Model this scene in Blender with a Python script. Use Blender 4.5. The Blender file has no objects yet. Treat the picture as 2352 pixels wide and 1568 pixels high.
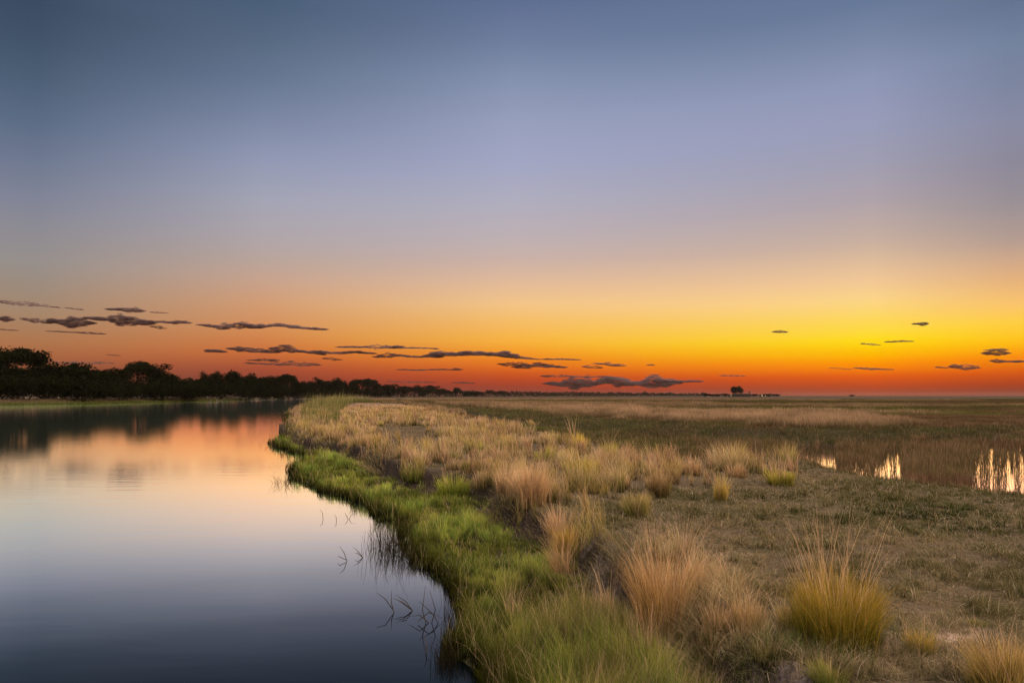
import bpy, math, random
import numpy as np
rng = np.random.default_rng(11)
random.seed(11)
sc = bpy.context.scene
COL = sc.collection

# ------------------------------------------------------------------ camera
CAMZ = 2.9
F = 24 / 36 * 2352.0          # focal length in units of a 2352 px wide frame
HY = 908.0                    # horizon row in those units
cam_d = bpy.data.cameras.new('camera'); cam_d.lens = 24; cam_d.sensor_width = 36
cam_d.shift_y = (HY - 784) / 2352
cam_d.clip_end = 60000; cam_d.clip_start = 0.05
cam = bpy.data.objects.new('camera', cam_d); COL.objects.link(cam)
cam.location = (0, 0, CAMZ); cam.rotation_euler = (math.radians(90), 0, 0)
sc.camera = cam
sc.view_settings.view_transform = 'Standard'; sc.view_settings.look = 'None'
sc.view_settings.exposure = 0; sc.view_settings.gamma = 1
sc.cycles.max_bounces = 6; sc.cycles.diffuse_bounces = 2; sc.cycles.glossy_bounces = 3
sc.cycles.transmission_bounces = 3; sc.cycles.transparent_max_bounces = 64
sc.cycles.volume_bounces = 0
sc.cycles.use_denoising = True
sc.cycles.sample_clamp_direct = 4; sc.cycles.sample_clamp_indirect = 3
sc.cycles.caustics_reflective = False; sc.cycles.caustics_refractive = False

def lin(c):
    r = []
    for v in c:
        v = v / 255
        r.append(v / 12.92 if v <= 0.04045 else ((v + 0.055) / 1.055) ** 2.4)
    return tuple(r)

# ------------------------------------------------------------------ dusk sky
ZEN = (2.1, 1.75, 1.42)      # unseen sky overhead and behind, brightness added to light the foreground
SKY = [                       # azimuth of each column, [source row, sRGB] down to the horizon
 (-34.9, [(0,(58,75,100)),(100,(63,83,108)),(200,(74,95,120)),(300,(88,107,135)),(400,(108,120,146)),(500,(128,132,152)),(560,(139,138,148)),(650,(150,143,140)),(700,(156,140,127)),(780,(166,133,104)),(850,(177,118,74)),(890,(172,99,60)),(940,(130,70,50)),(980,(100,58,48))]),
 (-20.0, [(0,(72,94,122)),(100,(85,105,132)),(200,(100,118,148)),(300,(122,135,166)),(400,(145,152,182)),(500,(163,164,182)),(600,(177,165,168)),(650,(187,164,153)),(700,(202,162,138)),(760,(215,155,110)),(830,(217,137,76)),(880,(209,108,50)),(920,(170,76,48)),(960,(130,58,45)),(984,(105,50,42))]),
 (0.0,   [(0,(92,110,148)),(100,(108,125,160)),(200,(130,145,178)),(300,(149,158,190)),(400,(160,165,198)),(500,(175,173,192)),(600,(192,176,178)),(650,(206,177,165)),(700,(227,185,152)),(760,(248,197,130)),(800,(251,190,98)),(850,(255,180,55)),(880,(252,152,32)),(910,(238,115,22)),(940,(205,76,25)),(960,(172,62,34)),(984,(135,58,46))]),
 (27.8,  [(0,(100,120,155)),(100,(120,135,168)),(200,(140,150,185)),(300,(151,155,188)),(400,(158,157,180)),(500,(176,162,170)),(600,(200,175,160)),(700,(241,199,150)),(750,(253,213,134)),(800,(254,216,88)),(850,(255,220,20)),(880,(255,190,0)),(910,(255,145,0)),(940,(226,92,14)),(960,(192,74,25)),(984,(150,64,40))]),
 (36.2,  [(0,(98,115,148)),(100,(112,130,160)),(200,(122,132,162)),(300,(135,138,165)),(400,(140,136,155)),(500,(153,143,150)),(600,(180,156,145)),(650,(207,168,138)),(700,(229,178,125)),(760,(250,196,108)),(810,(255,206,62)),(850,(255,195,22)),(890,(251,142,10)),(930,(215,88,15)),(960,(168,62,25)),(984,(130,56,40))]),
]
world = bpy.data.worlds.new('World'); sc.world = world; world.use_nodes = True
nt = world.node_tree; nt.nodes.clear()
def N(nt, typ, **kw):
    n = nt.nodes.new(typ)
    for k, v in kw.items(): setattr(n, k, v)
    return n
def mth(nt, op, a, b=None, c=None):
    n = N(nt, 'ShaderNodeMath', operation=op)
    for i, v in enumerate((a, b, c)):
        if v is None: continue
        if hasattr(v, 'is_linked') or isinstance(v, bpy.types.NodeSocket): nt.links.new(v, n.inputs[i])
        else: n.inputs[i].default_value = v
    return n.outputs[0]
tc = N(nt, 'ShaderNodeTexCoord'); sep = N(nt, 'ShaderNodeSeparateXYZ')
nt.links.new(tc.outputs['Generated'], sep.inputs[0])
el = mth(nt, 'MULTIPLY', mth(nt, 'ARCSINE', sep.outputs[2]), 2 / math.pi)       # 0..1 = horizon..zenith
az = mth(nt, 'MULTIPLY', mth(nt, 'ARCTAN2', sep.outputs[0], sep.outputs[1]), 180 / math.pi)
def ramp_of(stops):
    r = N(nt, 'ShaderNodeValToRGB'); cr = r.color_ramp
    stops = sorted(stops)
    cr.elements[0].position = stops[0][0]; cr.elements[0].color = (*stops[0][1], 1)
    cr.elements[1].position = stops[-1][0]; cr.elements[1].color = (*stops[-1][1], 1)
    for p, c in stops[1:-1]:
        e = cr.elements.new(p); e.color = (*c, 1)
    nt.links.new(el, r.inputs[0]); return r.outputs[0]
def sky_ramp(a, rows):
    st = []
    ca = math.cos(math.radians(a))
    for y, c in rows:
        e = math.atan((HY - y * 0.91875) / F * ca)
        g_ = sum(c)/3; k_ = .90 if y < 560 else (.92 if a < 5 else 1.0)      # greyer upper sky
        st.append((max(0.0, e * 2 / math.pi), lin([g_+(v-g_)*k_ for v in c])))
    st.append((0.40, lin((88, 104, 140)))); st.append((0.56, ZEN)); st.append((1.0, ZEN))
    return ramp_of(st)
cols = [(a, sky_ramp(a, r)) for a, r in SKY]
def mixc(f, a, b):
    n = N(nt, 'ShaderNodeMix', data_type='RGBA'); nt.links.new(f, n.inputs[0])
    nt.links.new(a, n.inputs[6]); nt.links.new(b, n.inputs[7]); return n.outputs[2]
def smooth(lo, hi, v, typ='SMOOTHSTEP'):
    n = N(nt, 'ShaderNodeMapRange', interpolation_type=typ)
    nt.links.new(v, n.inputs[0]); n.inputs[1].default_value = lo; n.inputs[2].default_value = hi
    return n.outputs[0]
c = cols[0][1]
for i in range(1, 5):
    c = mixc(smooth(cols[i-1][0], cols[i][0], az, 'LINEAR'), c, cols[i][1])
back = ramp_of([(0.0, (0.14, 0.12, 0.15)), (0.12, (0.25, 0.21, 0.24)), (0.35, (0.5, 0.43, 0.44)), (0.7, ZEN), (1.0, ZEN)])
aaz = mth(nt, 'ABSOLUTE', az)
c = mixc(smooth(62, 125, aaz), c, back)
warm = ramp_of([(0.0, (0.9, 0.35, 0.10)), (0.10, (2.6, 1.55, 0.70)), (0.30, (5.2, 4.0, 2.8)), (0.6, (4.2, 3.4, 2.7)), (0.8, ZEN), (1.0, ZEN)])  # bright sky added out of frame on the right to light the grass
wm = mth(nt, 'MULTIPLY', smooth(48, 85, az), mth(nt, 'SUBTRACT', 1.0, smooth(135, 172, az)))
c = mixc(wm, c, warm)
bg = N(nt, 'ShaderNodeBackground'); bg.inputs[1].default_value = 1.0
out = N(nt, 'ShaderNodeOutputWorld')
nt.links.new(c, bg.inputs[0]); nt.links.new(bg.outputs[0], out.inputs[0])
world.cycles.sampling_method = 'MANUAL'; world.cycles.sample_map_resolution = 512

# the sun itself is already down: only its broad warm glow at the horizon is left
sun_d = bpy.data.lights.new('sun', 'SUN'); sun_d.energy = 0.12; sun_d.angle = math.radians(25); sun_d.color = (1, 0.62, 0.34)
sun = bpy.data.objects.new('sun', sun_d); COL.objects.link(sun)
SAZ, SEL = math.radians(30), math.radians(6)
sun.rotation_euler = (math.radians(90) - SEL, 0, math.pi - SAZ)
sun_d.specular_factor = 0.0 if hasattr(sun_d, 'specular_factor') else 0

# ------------------------------------------------------------------ helpers
def W(X, Y, z=0.0):
    d = (CAMZ - z) * F / (Y - HY)
    return ((X - 1176) / F * d, d)
def Wl(pts, z=0.0): return [W(X, Y, z) for X, Y in pts]
def at(X, Y, d):           # point seen at X, Y at depth d
    return ((X - 1176) / F * d, d, CAMZ + (HY - Y) / F * d)
def tag(o, label=None, cat=None, group=None, kind=None):
    if label: o['label'] = label
    if cat: o['category'] = cat
    if group: o['group'] = group
    if kind: o['kind'] = kind
    return o
def empty(name, loc=(0, 0, 0), rz=0.0):
    o = bpy.data.objects.new(name, None); COL.objects.link(o)
    o.location = loc; o.rotation_euler = (0, 0, rz); o.empty_display_size = 0.2
    return o
def link(name, me, mat=None, parent=None, loc=None):
    o = bpy.data.objects.new(name, me); COL.objects.link(o)
    if mat is not None and len(me.materials) == 0: me.materials.append(mat)
    if parent is not None: o.parent = parent
    if loc is not None: o.location = loc
    return o
def copy_tree(o, parent=None):
    c_ = o.copy(); COL.objects.link(c_); c_.parent = parent
    for ch in list(o.children): copy_tree(ch, c_)
    return c_

def np_mesh(name, V, faces_list, colors=None, smooth_=False):
    """V (n,3); faces_list: list of int arrays (m,k)"""
    me = bpy.data.meshes.new(name)
    me.vertices.add(len(V)); me.vertices.foreach_set('co', np.ascontiguousarray(V, dtype=np.float32).ravel())
    idx = np.concatenate([f.ravel() for f in faces_list]).astype(np.int32)
    tot = np.concatenate([np.full(len(f), f.shape[1], np.int32) for f in faces_list])
    st = np.concatenate([[0], np.cumsum(tot)[:-1]]).astype(np.int32)
    me.loops.add(len(idx)); me.loops.foreach_set('vertex_index', idx)
    me.polygons.add(len(tot)); me.polygons.foreach_set('loop_start', st)
    if smooth_: me.polygons.foreach_set('use_smooth', np.ones(len(tot), bool))
    if colors is not None:
        at_ = me.attributes.new('hue', 'FLOAT_COLOR', 'POINT')
        ca = np.ones((len(V), 4), np.float32); ca[:, :3] = colors
        at_.data.foreach_set('color', ca.ravel())
    me.update(calc_edges=True)
    return me

class MB:
    """collects simple solids into one mesh"""
    def __init__(s): s.v = []; s.f = []
    def add(s, vs, fs):
        b = len(s.v); s.v += [tuple(p) for p in vs]; s.f += [tuple(i + b for i in f) for f in fs]
    def box(s, x0, x1, y0, y1, z0, z1):
        s.add([(x0,y0,z0),(x1,y0,z0),(x1,y1,z0),(x0,y1,z0),(x0,y0,z1),(x1,y0,z1),(x1,y1,z1),(x0,y1,z1)],
              [(0,3,2,1),(4,5,6,7),(0,1,5,4),(1,2,6,5),(2,3,7,6),(3,0,4,7)])
    def prism(s, x0, x1, y0, y1, z0, z1, over=0.0):    # gable roof along x
        ym = (y0 + y1) / 2
        s.add([(x0,y0,z0),(x1,y0,z0),(x1,y1,z0),(x0,y1,z0),(x0+over,ym,z1),(x1-over,ym,z1)],
              [(0,3,2,1),(0,1,5,4),(2,3,4,5),(1,2,5),(3,0,4)])
    def cone(s, x, y, z0, r0, z1, r1, n=12):
        vs = [(x + r0*math.cos(2*math.pi*i/n), y + r0*math.sin(2*math.pi*i/n), z0) for i in range(n)]
        vs += [(x + r1*math.cos(2*math.pi*i/n), y + r1*math.sin(2*math.pi*i/n), z1) for i in range(n)]
        s.add(vs, [(i, (i+1)%n, n+(i+1)%n, n+i) for i in range(n)] + [tuple(range(n))[::-1], tuple(range(n, 2*n))])
    def tube(s, pts, rad, n=6):
        pts = [np.array(p, float) for p in pts]; rings = []
        base = len(s.v)
        for i, p in enumerate(pts):
            t = pts[min(i+1, len(pts)-1)] - pts[max(i-1, 0)]; t /= (np.linalg.norm(t) + 1e-9)
            a = np.cross(t, (0, 0, 1) if abs(t[2]) < 0.9 else (1, 0, 0)); a /= np.linalg.norm(a); b = np.cross(t, a)
            for k in range(n):
                an = 2*math.pi*k/n
                s.v.append(tuple(p + rad[i]*(a*math.cos(an) + b*math.sin(an))))
        for i in range(len(pts)-1):
            for k in range(n):
                s.f.append((base+i*n+k, base+i*n+(k+1)%n, base+(i+1)*n+(k+1)%n, base+(i+1)*n+k))
        s.f.append(tuple(base + k for k in range(n))[::-1]); s.f.append(tuple(base+(len(pts)-1)*n+k for k in range(n)))
    def build(s, name, mat, parent=None, smooth_=False):
        me = bpy.data.meshes.new(name); me.from_pydata(s.v, [], s.f)
        if smooth_: me.polygons.foreach_set('use_smooth', np.ones(len(me.polygons), bool))
        me.update(); return link(name, me, mat, parent)

# lattice noise
_perm = rng.random((512, 512))
def vnoise(x, y):
    xi = np.floor(x).astype(int); yi = np.floor(y).astype(int); fx = x - xi; fy = y - yi
    fx = fx*fx*(3-2*fx); fy = fy*fy*(3-2*fy)
    g = lambda a, b: _perm[a % 512, b % 512]
    return (g(xi,yi)*(1-fx)+g(xi+1,yi)*fx)*(1-fy) + (g(xi,yi+1)*(1-fx)+g(xi+1,yi+1)*fx)*fy
def fbm(x, y, o=4):
    s = 0; a = 0.5; t = 0
    for i in range(o):
        s = s + a*vnoise(x*2**i + 17.3*i, y*2**i + 5.1*i); t += a; a *= 0.5
    return s / t
def sst(lo, hi, v):
    t = np.clip((v-lo)/(hi-lo), 0, 1); return t*t*(3-2*t)
def seg_dist(px, py, poly, closed=True):
    P = np.array(poly, float); Q = np.roll(P, -1, 0)
    if not closed: P, Q = P[:-1], Q[:-1]
    best = np.full(px.shape, 1e18)
    for (ax, ay), (bx, by) in zip(P, Q):
        dx, dy = bx-ax, by-ay
        t = np.clip(((px-ax)*dx + (py-ay)*dy)/(dx*dx+dy*dy+1e-12), 0, 1)
        best = np.minimum(best, (px-ax-t*dx)**2 + (py-ay-t*dy)**2)
    return np.sqrt(best)
def inside(px, py, poly):
    r = np.zeros(px.shape, bool); n = len(poly)
    for i in range(n):
        ax, ay = poly[i]; bx, by = poly[(i+1) % n]
        if ay == by: continue
        cnd = (ay > py) != (by > py)
        r ^= cnd & (px < (bx-ax)*(py-ay)/(by-ay) + ax)
    return r
def sdist(px, py, poly):       # positive inside
    d = seg_dist(px, py, poly); return np.where(inside(px, py, poly), d, -d)

# ------------------------------------------------------------------ plan of the place
near_shore = [(6, -40), (3.0, -4), (1.0, 2.5), (0.15, 5.4)] + Wl([(1110,1568),(1050,1530),(1015,1495),(1048,1450),(1050,1400),(1032,1345),
    (968,1300),(940,1262),(925,1212),(880,1192),(835,1158),(780,1138),(722,1124),(680,1105),(668,1082),(700,1062),(735,1052),(700,1046),(655,1034),(615,1022),
    (650,1012),(656,985),(660,960),(672,940),(700,928),(740,918)])
far_shore = Wl([(700,915),(600,918),(420,923),(200,928),(0,931)]) + [(-150, 120), (-150, -60)]
RIVER = near_shore + [(-190, 800)] + far_shore
SCARP = [(14, -40), (6, -4), (3.2, 2.5), (2.2, 4.5)] + Wl([(1600,1568),(1500,1490),(1430,1410),(1385,1350),(1335,1302),(1258,1264),(1190,1238),(1128,1208),
    (1125,1185),(1135,1165),(1075,1142),(1005,1134),(940,1122),(885,1100),(850,1080),(800,1056),(760,1043),(715,1036),(672,1020),(662,985),(668,958),(690,938),(715,926),(760,917)], 0.15)
PLATEAU = SCARP + [(-180, 900), (-180, 3000), (3000, 3000), (3000, -40)]
M_LINE = Wl([(5200,1400),(2800,1235),(2500,1200),(2352,1194),(2240,1178),(2100,1152),(1960,1129),(1865,1113),(1832,1092),(1700,1086),(1560,1088),(1400,1062),(1250,1014),(1100,974),(1000,948),(940,932),(905,922)], 0.2)
N_LINE = Wl([(905,918),(960,925),(1060,940),(1290,966),(1500,982),(1740,1000),(1900,1003),(2120,998),(2352,985),(3300,980)], 0.2)
WET = M_LINE + N_LINE + [(60, 38), (40, 14)]
def scr(px, py, z):            # where a ground point of height z is seen, in frame units (for tracing the photo's zones)
    return 1176 + px/py*F, HY + (CAMZ - z)*F/py

def height(x, y):
    x = np.asarray(x, float); y = np.asarray(y, float)
    dist = np.hypot(x, y)
    dw = -sdist(x, y, RIVER)
    ds = sdist(x, y, PLATEAU) + (fbm(x*0.9+40, y*0.9, 3)-0.5)*0.7*np.clip(12/dist, 0.2, 1)
    dm = sdist(x, y, WET)
    far_side = x < -60 - 0.14*y
    land = 0.05 + 0.16*sst(0, 2.0, dw) + 0.05*(fbm(x*1.3, y*1.3)-0.5)
    bed = -0.05 - 0.9*sst(0, 5, -dw)
    z = np.where(dw > 0, land*sst(0, 0.25, dw) - 0.04*(1-sst(0, 0.25, dw)), bed)
    rise = 0.50 + 0.04*sst(0.2, 3, ds)
    z = z + np.where(dw > 0, sst(-0.10, 0.32, ds)*rise*sst(0, 0.5, dw), 0)
    z = z + np.where((ds > 0.2) & (dw > 0), (fbm(x*0.22, y*0.22, 3)-0.5)*0.30*sst(0.2, 4, ds)*np.clip(1-dist/400, 0.1, 1), 0)
    z = z + np.where((ds > 0) & (dw > 0), (fbm(x*2.2, y*2.2, 3)-0.5)*0.07, 0)
    # mud lumps on the scarp face
    z = z + np.where(dw > 0.2, np.exp(-((ds-0.15)/0.35)**2)*(fbm(x*3.5, y*3.5, 4)-0.5)*0.34*sst(0, 0.3, z), 0)
    wetz = np.where((x > 10.0 + 0*y) & (dist < 60), -0.10, 0.03) + 0.05*(fbm(x*0.5, y*0.5)-0.5)
    k = sst(0, 1.4, dm)
    kk = sst(0, 5 + dist*0.05, dm)
    near_edge = seg_dist(x, y, M_LINE, False) < seg_dist(x, y, N_LINE, False)
    k = np.where(near_edge, k, kk)
    z = z*(1-k) + wetz*k
    fb = 0.15 + 1.7*sst(0, 14, dw) + 0.5*(fbm(x*0.08, y*0.08)-0.5)*sst(3, 14, dw)
    z = np.where(far_side & (dw > 0), fb*sst(0, 1.5, dw), z)
    # beyond the river mouth the land levels out to the flood plain
    lev = sst(700, 1000, y)
    z = np.where(dw > 0, z*(1-lev) + 0.5*lev, z)
    return z, dw, ds, dm, far_side

# ------------------------------------------------------------------ materials
def base_mat(name, rough=0.9):
    m = bpy.data.materials.new(name); m.use_nodes = True
    b = m.node_tree.nodes['Principled BSDF']; b.inputs['Roughness'].default_value = rough
    b.inputs['Specular IOR Level'].default_value = 0.2
    return m, m.node_tree, b
def noisy_mat(name, c1, c2, scale=4.0, rough=0.9, bump=0.0, detail=6, stretch=(1,1,1)):
    m, nt, b = base_mat(name, rough)
    t = N(nt, 'ShaderNodeTexCoord'); mp = N(nt, 'ShaderNodeMapping'); mp.inputs['Scale'].default_value = stretch
    nt.links.new(t.outputs['Object'], mp.inputs[0])
    n = N(nt, 'ShaderNodeTexNoise'); n.inputs['Scale'].default_value = scale; n.inputs['Detail'].default_value = detail
    nt.links.new(mp.outputs[0], n.inputs['Vector'])
    r = N(nt, 'ShaderNodeValToRGB'); r.color_ramp.elements[0].position = 0.35; r.color_ramp.elements[1].position = 0.65
    r.color_ramp.elements[0].color = (*c1, 1); r.color_ramp.elements[1].color = (*c2, 1)
    nt.links.new(n.outputs[0], r.inputs[0]); nt.links.new(r.outputs[0], b.inputs['Base Color'])
    if bump:
        bp = N(nt, 'ShaderNodeBump'); bp.inputs['Strength'].default_value = 0.8; bp.inputs['Distance'].default_value = bump
        nt.links.new(n.outputs[0], bp.inputs['Height']); nt.links.new(bp.outputs[0], b.inputs['Normal'])
    return m
def grass_mat(name, trans=0.28):
    m = bpy.data.materials.new(name); m.use_nodes = True; nt = m.node_tree; nt.nodes.clear()
    a = N(nt, 'ShaderNodeAttribute', attribute_name='hue')
    d = N(nt, 'ShaderNodeBsdfDiffuse'); t = N(nt, 'ShaderNodeBsdfTranslucent'); mx = N(nt, 'ShaderNodeMixShader')
    mx.inputs[0].default_value = trans
    nt.links.new(a.outputs['Color'], d.inputs[0]); nt.links.new(a.outputs['Color'], t.inputs[0])
    o = N(nt, 'ShaderNodeOutputMaterial')
    nt.links.new(d.outputs[0], mx.inputs[1]); nt.links.new(t.outputs[0], mx.inputs[2]); nt.links.new(mx.outputs[0], o.inputs[0])
    return m
MG = grass_mat('grass_blades')
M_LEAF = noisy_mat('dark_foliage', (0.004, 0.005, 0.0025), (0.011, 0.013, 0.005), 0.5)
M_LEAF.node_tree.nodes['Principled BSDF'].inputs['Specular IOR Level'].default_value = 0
M_BARK = noisy_mat('bark', (0.05, 0.04, 0.03), (0.12, 0.09, 0.07), 6, bump=0.02)
M_DEAD = noisy_mat('bleached_wood', (0.07, 0.055, 0.048), (0.15, 0.125, 0.11), 8, bump=0.01)
M_DARKWOOD = noisy_mat('wet_dark_wood', (0.025, 0.02, 0.015), (0.07, 0.055, 0.04), 8, bump=0.01)
M_CLOUD = bpy.data.materials.new('cloud_vapour'); M_CLOUD.use_nodes = True; nt = M_CLOUD.node_tree; nt.nodes.clear()
_n = N(nt, 'ShaderNodeTexNoise'); _n.inputs['Scale'].default_value = 0.004; _t = N(nt, 'ShaderNodeTexCoord'); nt.links.new(_t.outputs['Object'], _n.inputs['Vector'])
_r = N(nt, 'ShaderNodeValToRGB'); _r.color_ramp.elements[0].color = (0.22, 0.155, 0.17, 1); _r.color_ramp.elements[1].color = (0.28, 0.21, 0.24, 1); nt.links.new(_n.outputs[0], _r.inputs[0])
_a = N(nt, 'ShaderNodeBsdfDiffuse'); _b2 = N(nt, 'ShaderNodeBsdfTranslucent'); _x = N(nt, 'ShaderNodeMixShader'); _x.inputs[0].default_value = 0.5; _o = N(nt, 'ShaderNodeOutputMaterial')
nt.links.new(_r.outputs[0], _a.inputs[0]); nt.links.new(_r.outputs[0], _b2.inputs[0]); nt.links.new(_a.outputs[0], _x.inputs[1]); nt.links.new(_b2.outputs[0], _x.inputs[2]); _tr = N(nt, 'ShaderNodeBsdfTransparent'); _y = N(nt, 'ShaderNodeMixShader'); _y.inputs[0].default_value = 0.60; _lw = N(nt, 'ShaderNodeLayerWeight'); _lw.inputs['Blend'].default_value = 0.5; _p = mth(nt, 'SUBTRACT', 1.0, mth(nt, 'MULTIPLY', mth(nt, 'POWER', mth(nt, 'SUBTRACT', 1.0, _lw.outputs['Facing']), 1.3), 0.34)); nt.links.new(_p, _y.inputs[0]); nt.links.new(_x.outputs[0], _y.inputs[1]); nt.links.new(_tr.outputs[0], _y.inputs[2]); nt.links.new(_y.outputs[0], _o.inputs[0])
M_WALL = noisy_mat('painted_plaster', (0.03, 0.025, 0.02), (0.05, 0.04, 0.035), 1)
M_WHITEWALL = noisy_mat('whitewashed_plaster', (0.22, 0.2, 0.19), (0.3, 0.28, 0.26), 1)
M_THATCH = noisy_mat('thatch', (0.012, 0.009, 0.006), (0.025, 0.018, 0.013), 3)
M_STEEL = noisy_mat('galvanised_steel', (0.03, 0.03, 0.03), (0.06, 0.06, 0.06), 2, rough=0.5)
M_LAMP = bpy.data.materials.new('lamp_glow'); M_LAMP.use_nodes = True
_b = M_LAMP.node_tree.nodes['Principled BSDF']; _b.inputs['Emission Color'].default_value = (1, 0.85, 0.35, 1); _b.inputs['Emission Strength'].default_value = 2.5

# ------------------------------------------------------------------ ground sheet
def make_ground():
    fr = np.linspace(-56, 56, 900); ang = np.concatenate([np.linspace(-180, -57, 40), fr, np.linspace(57, 179, 40)])
    r = np.concatenate([np.linspace(0.4, 4.5, 12), np.exp(np.linspace(math.log(4.7), math.log(60), 520)), np.exp(np.linspace(math.log(61), math.log(7000), 190))])
    A, R = np.meshgrid(np.radians(ang), r)
    x = R*np.sin(A); y = R*np.cos(A); sh = x.shape
    z, dw, ds, dm, fs = height(x.ravel(), y.ravel())
    x = x.ravel(); y = y.ravel(); n = len(x)
    n1 = fbm(x*0.8, y*0.8); n2 = fbm(x*5, y*5, 3); d = np.hypot(x, y)
    soil = np.array([0.10, 0.078, 0.062]); straw = np.array([0.080, 0.060, 0.036]); green = np.array([0.042, 0.042, 0.018])
    mud = np.array([0.042, 0.032, 0.028]); sand = np.array([0.24, 0.185, 0.16]); plain = np.array([0.17, 0.115, 0.080])
    c = straw*0.55 + soil*0.45 + np.zeros((n, 1))
    g = sst(0.45, 0.62, n1)[:, None]; c = c*(1-0.6*g) + green*0.6*g
    sc_ = np.exp(-((ds-0.12)/0.38)**2)*(dw > 0.1); pale = sst(.52, .66, fbm(x*2.5+9, y*2.5, 4))[:, None]*sst(14, 10, y-0*x)[:, None]; c = c*(1-sc_[:, None]) + (mud*(1-pale) + np.array([.15, .12, .12])*pale)*sc_[:, None]
    sh_ = ((ds < -0.15) & (dw > -5))[:, None]; c = np.where(sh_, green*0.6 + mud*0.3, c)
    w = sst(-0.2, 1, dm)[:, None]; c = c*(1-w) + (green*0.55+soil*0.2)*w
    f = sst(40, 90, d)[:, None]*(dm < 0)[:, None]*(~fs)[:, None]
    band = fbm(x*0.006+3, y*0.02, 4)[:, None]
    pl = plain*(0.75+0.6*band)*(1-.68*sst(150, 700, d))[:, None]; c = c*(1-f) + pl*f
    # bare earth patch
    bx, by = W(2205, 1520, 0.5); b = np.exp(-(((x-bx)/0.33)**2 + ((y-by)/0.45)**2))[:, None]; c = c*(1-b) + np.array([0.34, 0.25, 0.21])*b
    bx, by = W(1375, 1292, 0.5); b = np.exp(-(((x-bx)/0.3)**2 + ((y-by)/0.28)**2))[:, None]; c = c*(1-b) + np.array([0.17, 0.14, 0.13])*b
    fbk = (fs & (dw > 0))
    sd = fbm(x*0.15, y*0.15)
    farc = np.where((sd > 0.46)[:, None], sand*0.75, sand*0.35 + green*0.5); farc = np.where((z < 0.55)[:, None], green*1.3, farc)
    c = np.where(fbk[:, None] & (y < 900)[:, None], farc, c)
    c = np.where((dw < -0.1)[:, None], np.array([0.05, 0.045, 0.035]), c)
    c = c*(0.8 + 0.4*n2[:, None])
    V = np.stack([x, y, z], 1)
    nr, na = sh
    i = np.arange(nr-1)[:, None]*na + np.arange(na)[None, :]
    j = np.arange(nr-1)[:, None]*na + (np.arange(na)[None, :]+1) % na
    Fq = np.stack([i, j, j+na, i+na], -1).reshape(-1, 4)[:, ::-1]
    me = np_mesh('ground', V, [Fq], c, True)
    m, nt, b = base_mat('ground_soil', 1.0)
    a = N(nt, 'ShaderNodeAttribute', attribute_name='hue')
    t = N(nt, 'ShaderNodeTexCoord'); nn = N(nt, 'ShaderNodeTexNoise'); nn.inputs['Scale'].default_value = 22; nn.inputs['Detail'].default_value = 7
    nt.links.new(t.outputs['Object'], nn.inputs['Vector'])
    hs = N(nt, 'ShaderNodeHueSaturation'); mr = N(nt, 'ShaderNodeMapRange'); mr.inputs[1].default_value = 0.3; mr.inputs[2].default_value = 0.7
    mr.inputs[3].default_value = 0.55; mr.inputs[4].default_value = 1.4
    nt.links.new(nn.outputs[0], mr.inputs[0]); nt.links.new(mr.outputs[0], hs.inputs['Value']); nt.links.new(a.outputs['Color'], hs.inputs['Color'])
    nt.links.new(hs.outputs[0], b.inputs['Base Color']); b.inputs['Specular IOR Level'].default_value = 0.05
    bp = N(nt, 'ShaderNodeBump'); bp.inputs['Strength'].default_value = 0.9; bp.inputs['Distance'].default_value = 0.03
    nt.links.new(nn.outputs[0], bp.inputs['Height']); nt.links.new(bp.outputs[0], b.inputs['Normal'])
    return tag(link('ground', me, m), kind='structure', label='flat flood plain and river banks of brown soil and turf')
make_ground()

# ------------------------------------------------------------------ water
def water_mat(name, gain, rough=0.075):
    m = bpy.data.materials.new(name); m.use_nodes = True; nt = m.node_tree; nt.nodes.clear()
    t = N(nt, 'ShaderNodeTexCoord'); mp = N(nt, 'ShaderNodeMapping'); mp.inputs['Scale'].default_value = (0.35, 1.6, 1)
    nt.links.new(t.outputs['Object'], mp.inputs[0])
    n1 = N(nt, 'ShaderNodeTexNoise'); n1.inputs['Scale'].default_value = 1.4; n1.inputs['Detail'].default_value = 3
    nt.links.new(mp.outputs[0], n1.inputs['Vector'])
    bp = N(nt, 'ShaderNodeBump'); bp.inputs['Strength'].default_value = 0.25; bp.inputs['Distance'].default_value = 0.012
    nt.links.new(n1.outputs[0], bp.inputs['Height'])
    g = N(nt, 'ShaderNodeBsdfGlossy', distribution='BECKMANN'); g.inputs['Roughness'].default_value = rough; nt.links.new(bp.outputs[0], g.inputs['Normal'])
    lw = N(nt, 'ShaderNodeLayerWeight'); lw.inputs['Blend'].default_value = 0.5
    r = N(nt, 'ShaderNodeValToRGB'); cr = r.color_ramp
    cr.elements[0].position, cr.elements[0].color = gain[0][0], (*gain[0][1], 1)
    cr.elements[1].position, cr.elements[1].color = gain[-1][0], (*gain[-1][1], 1)
    for p, c_ in gain[1:-1]: cr.elements.new(p).color = (*c_, 1)
    nt.links.new(lw.outputs['Facing'], r.inputs[0]); nt.links.new(r.outputs[0], g.inputs['Color'])
    d = N(nt, 'ShaderNodeBsdfDiffuse'); d.inputs[0].default_value = (0.002, 0.003, 0.004, 1)
    ad = N(nt, 'ShaderNodeAddShader'); o = N(nt, 'ShaderNodeOutputMaterial')
    nt.links.new(g.outputs[0], ad.inputs[0]); nt.links.new(d.outputs[0], ad.inputs[1]); nt.links.new(ad.outputs[0], o.inputs[0])
    return m
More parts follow.
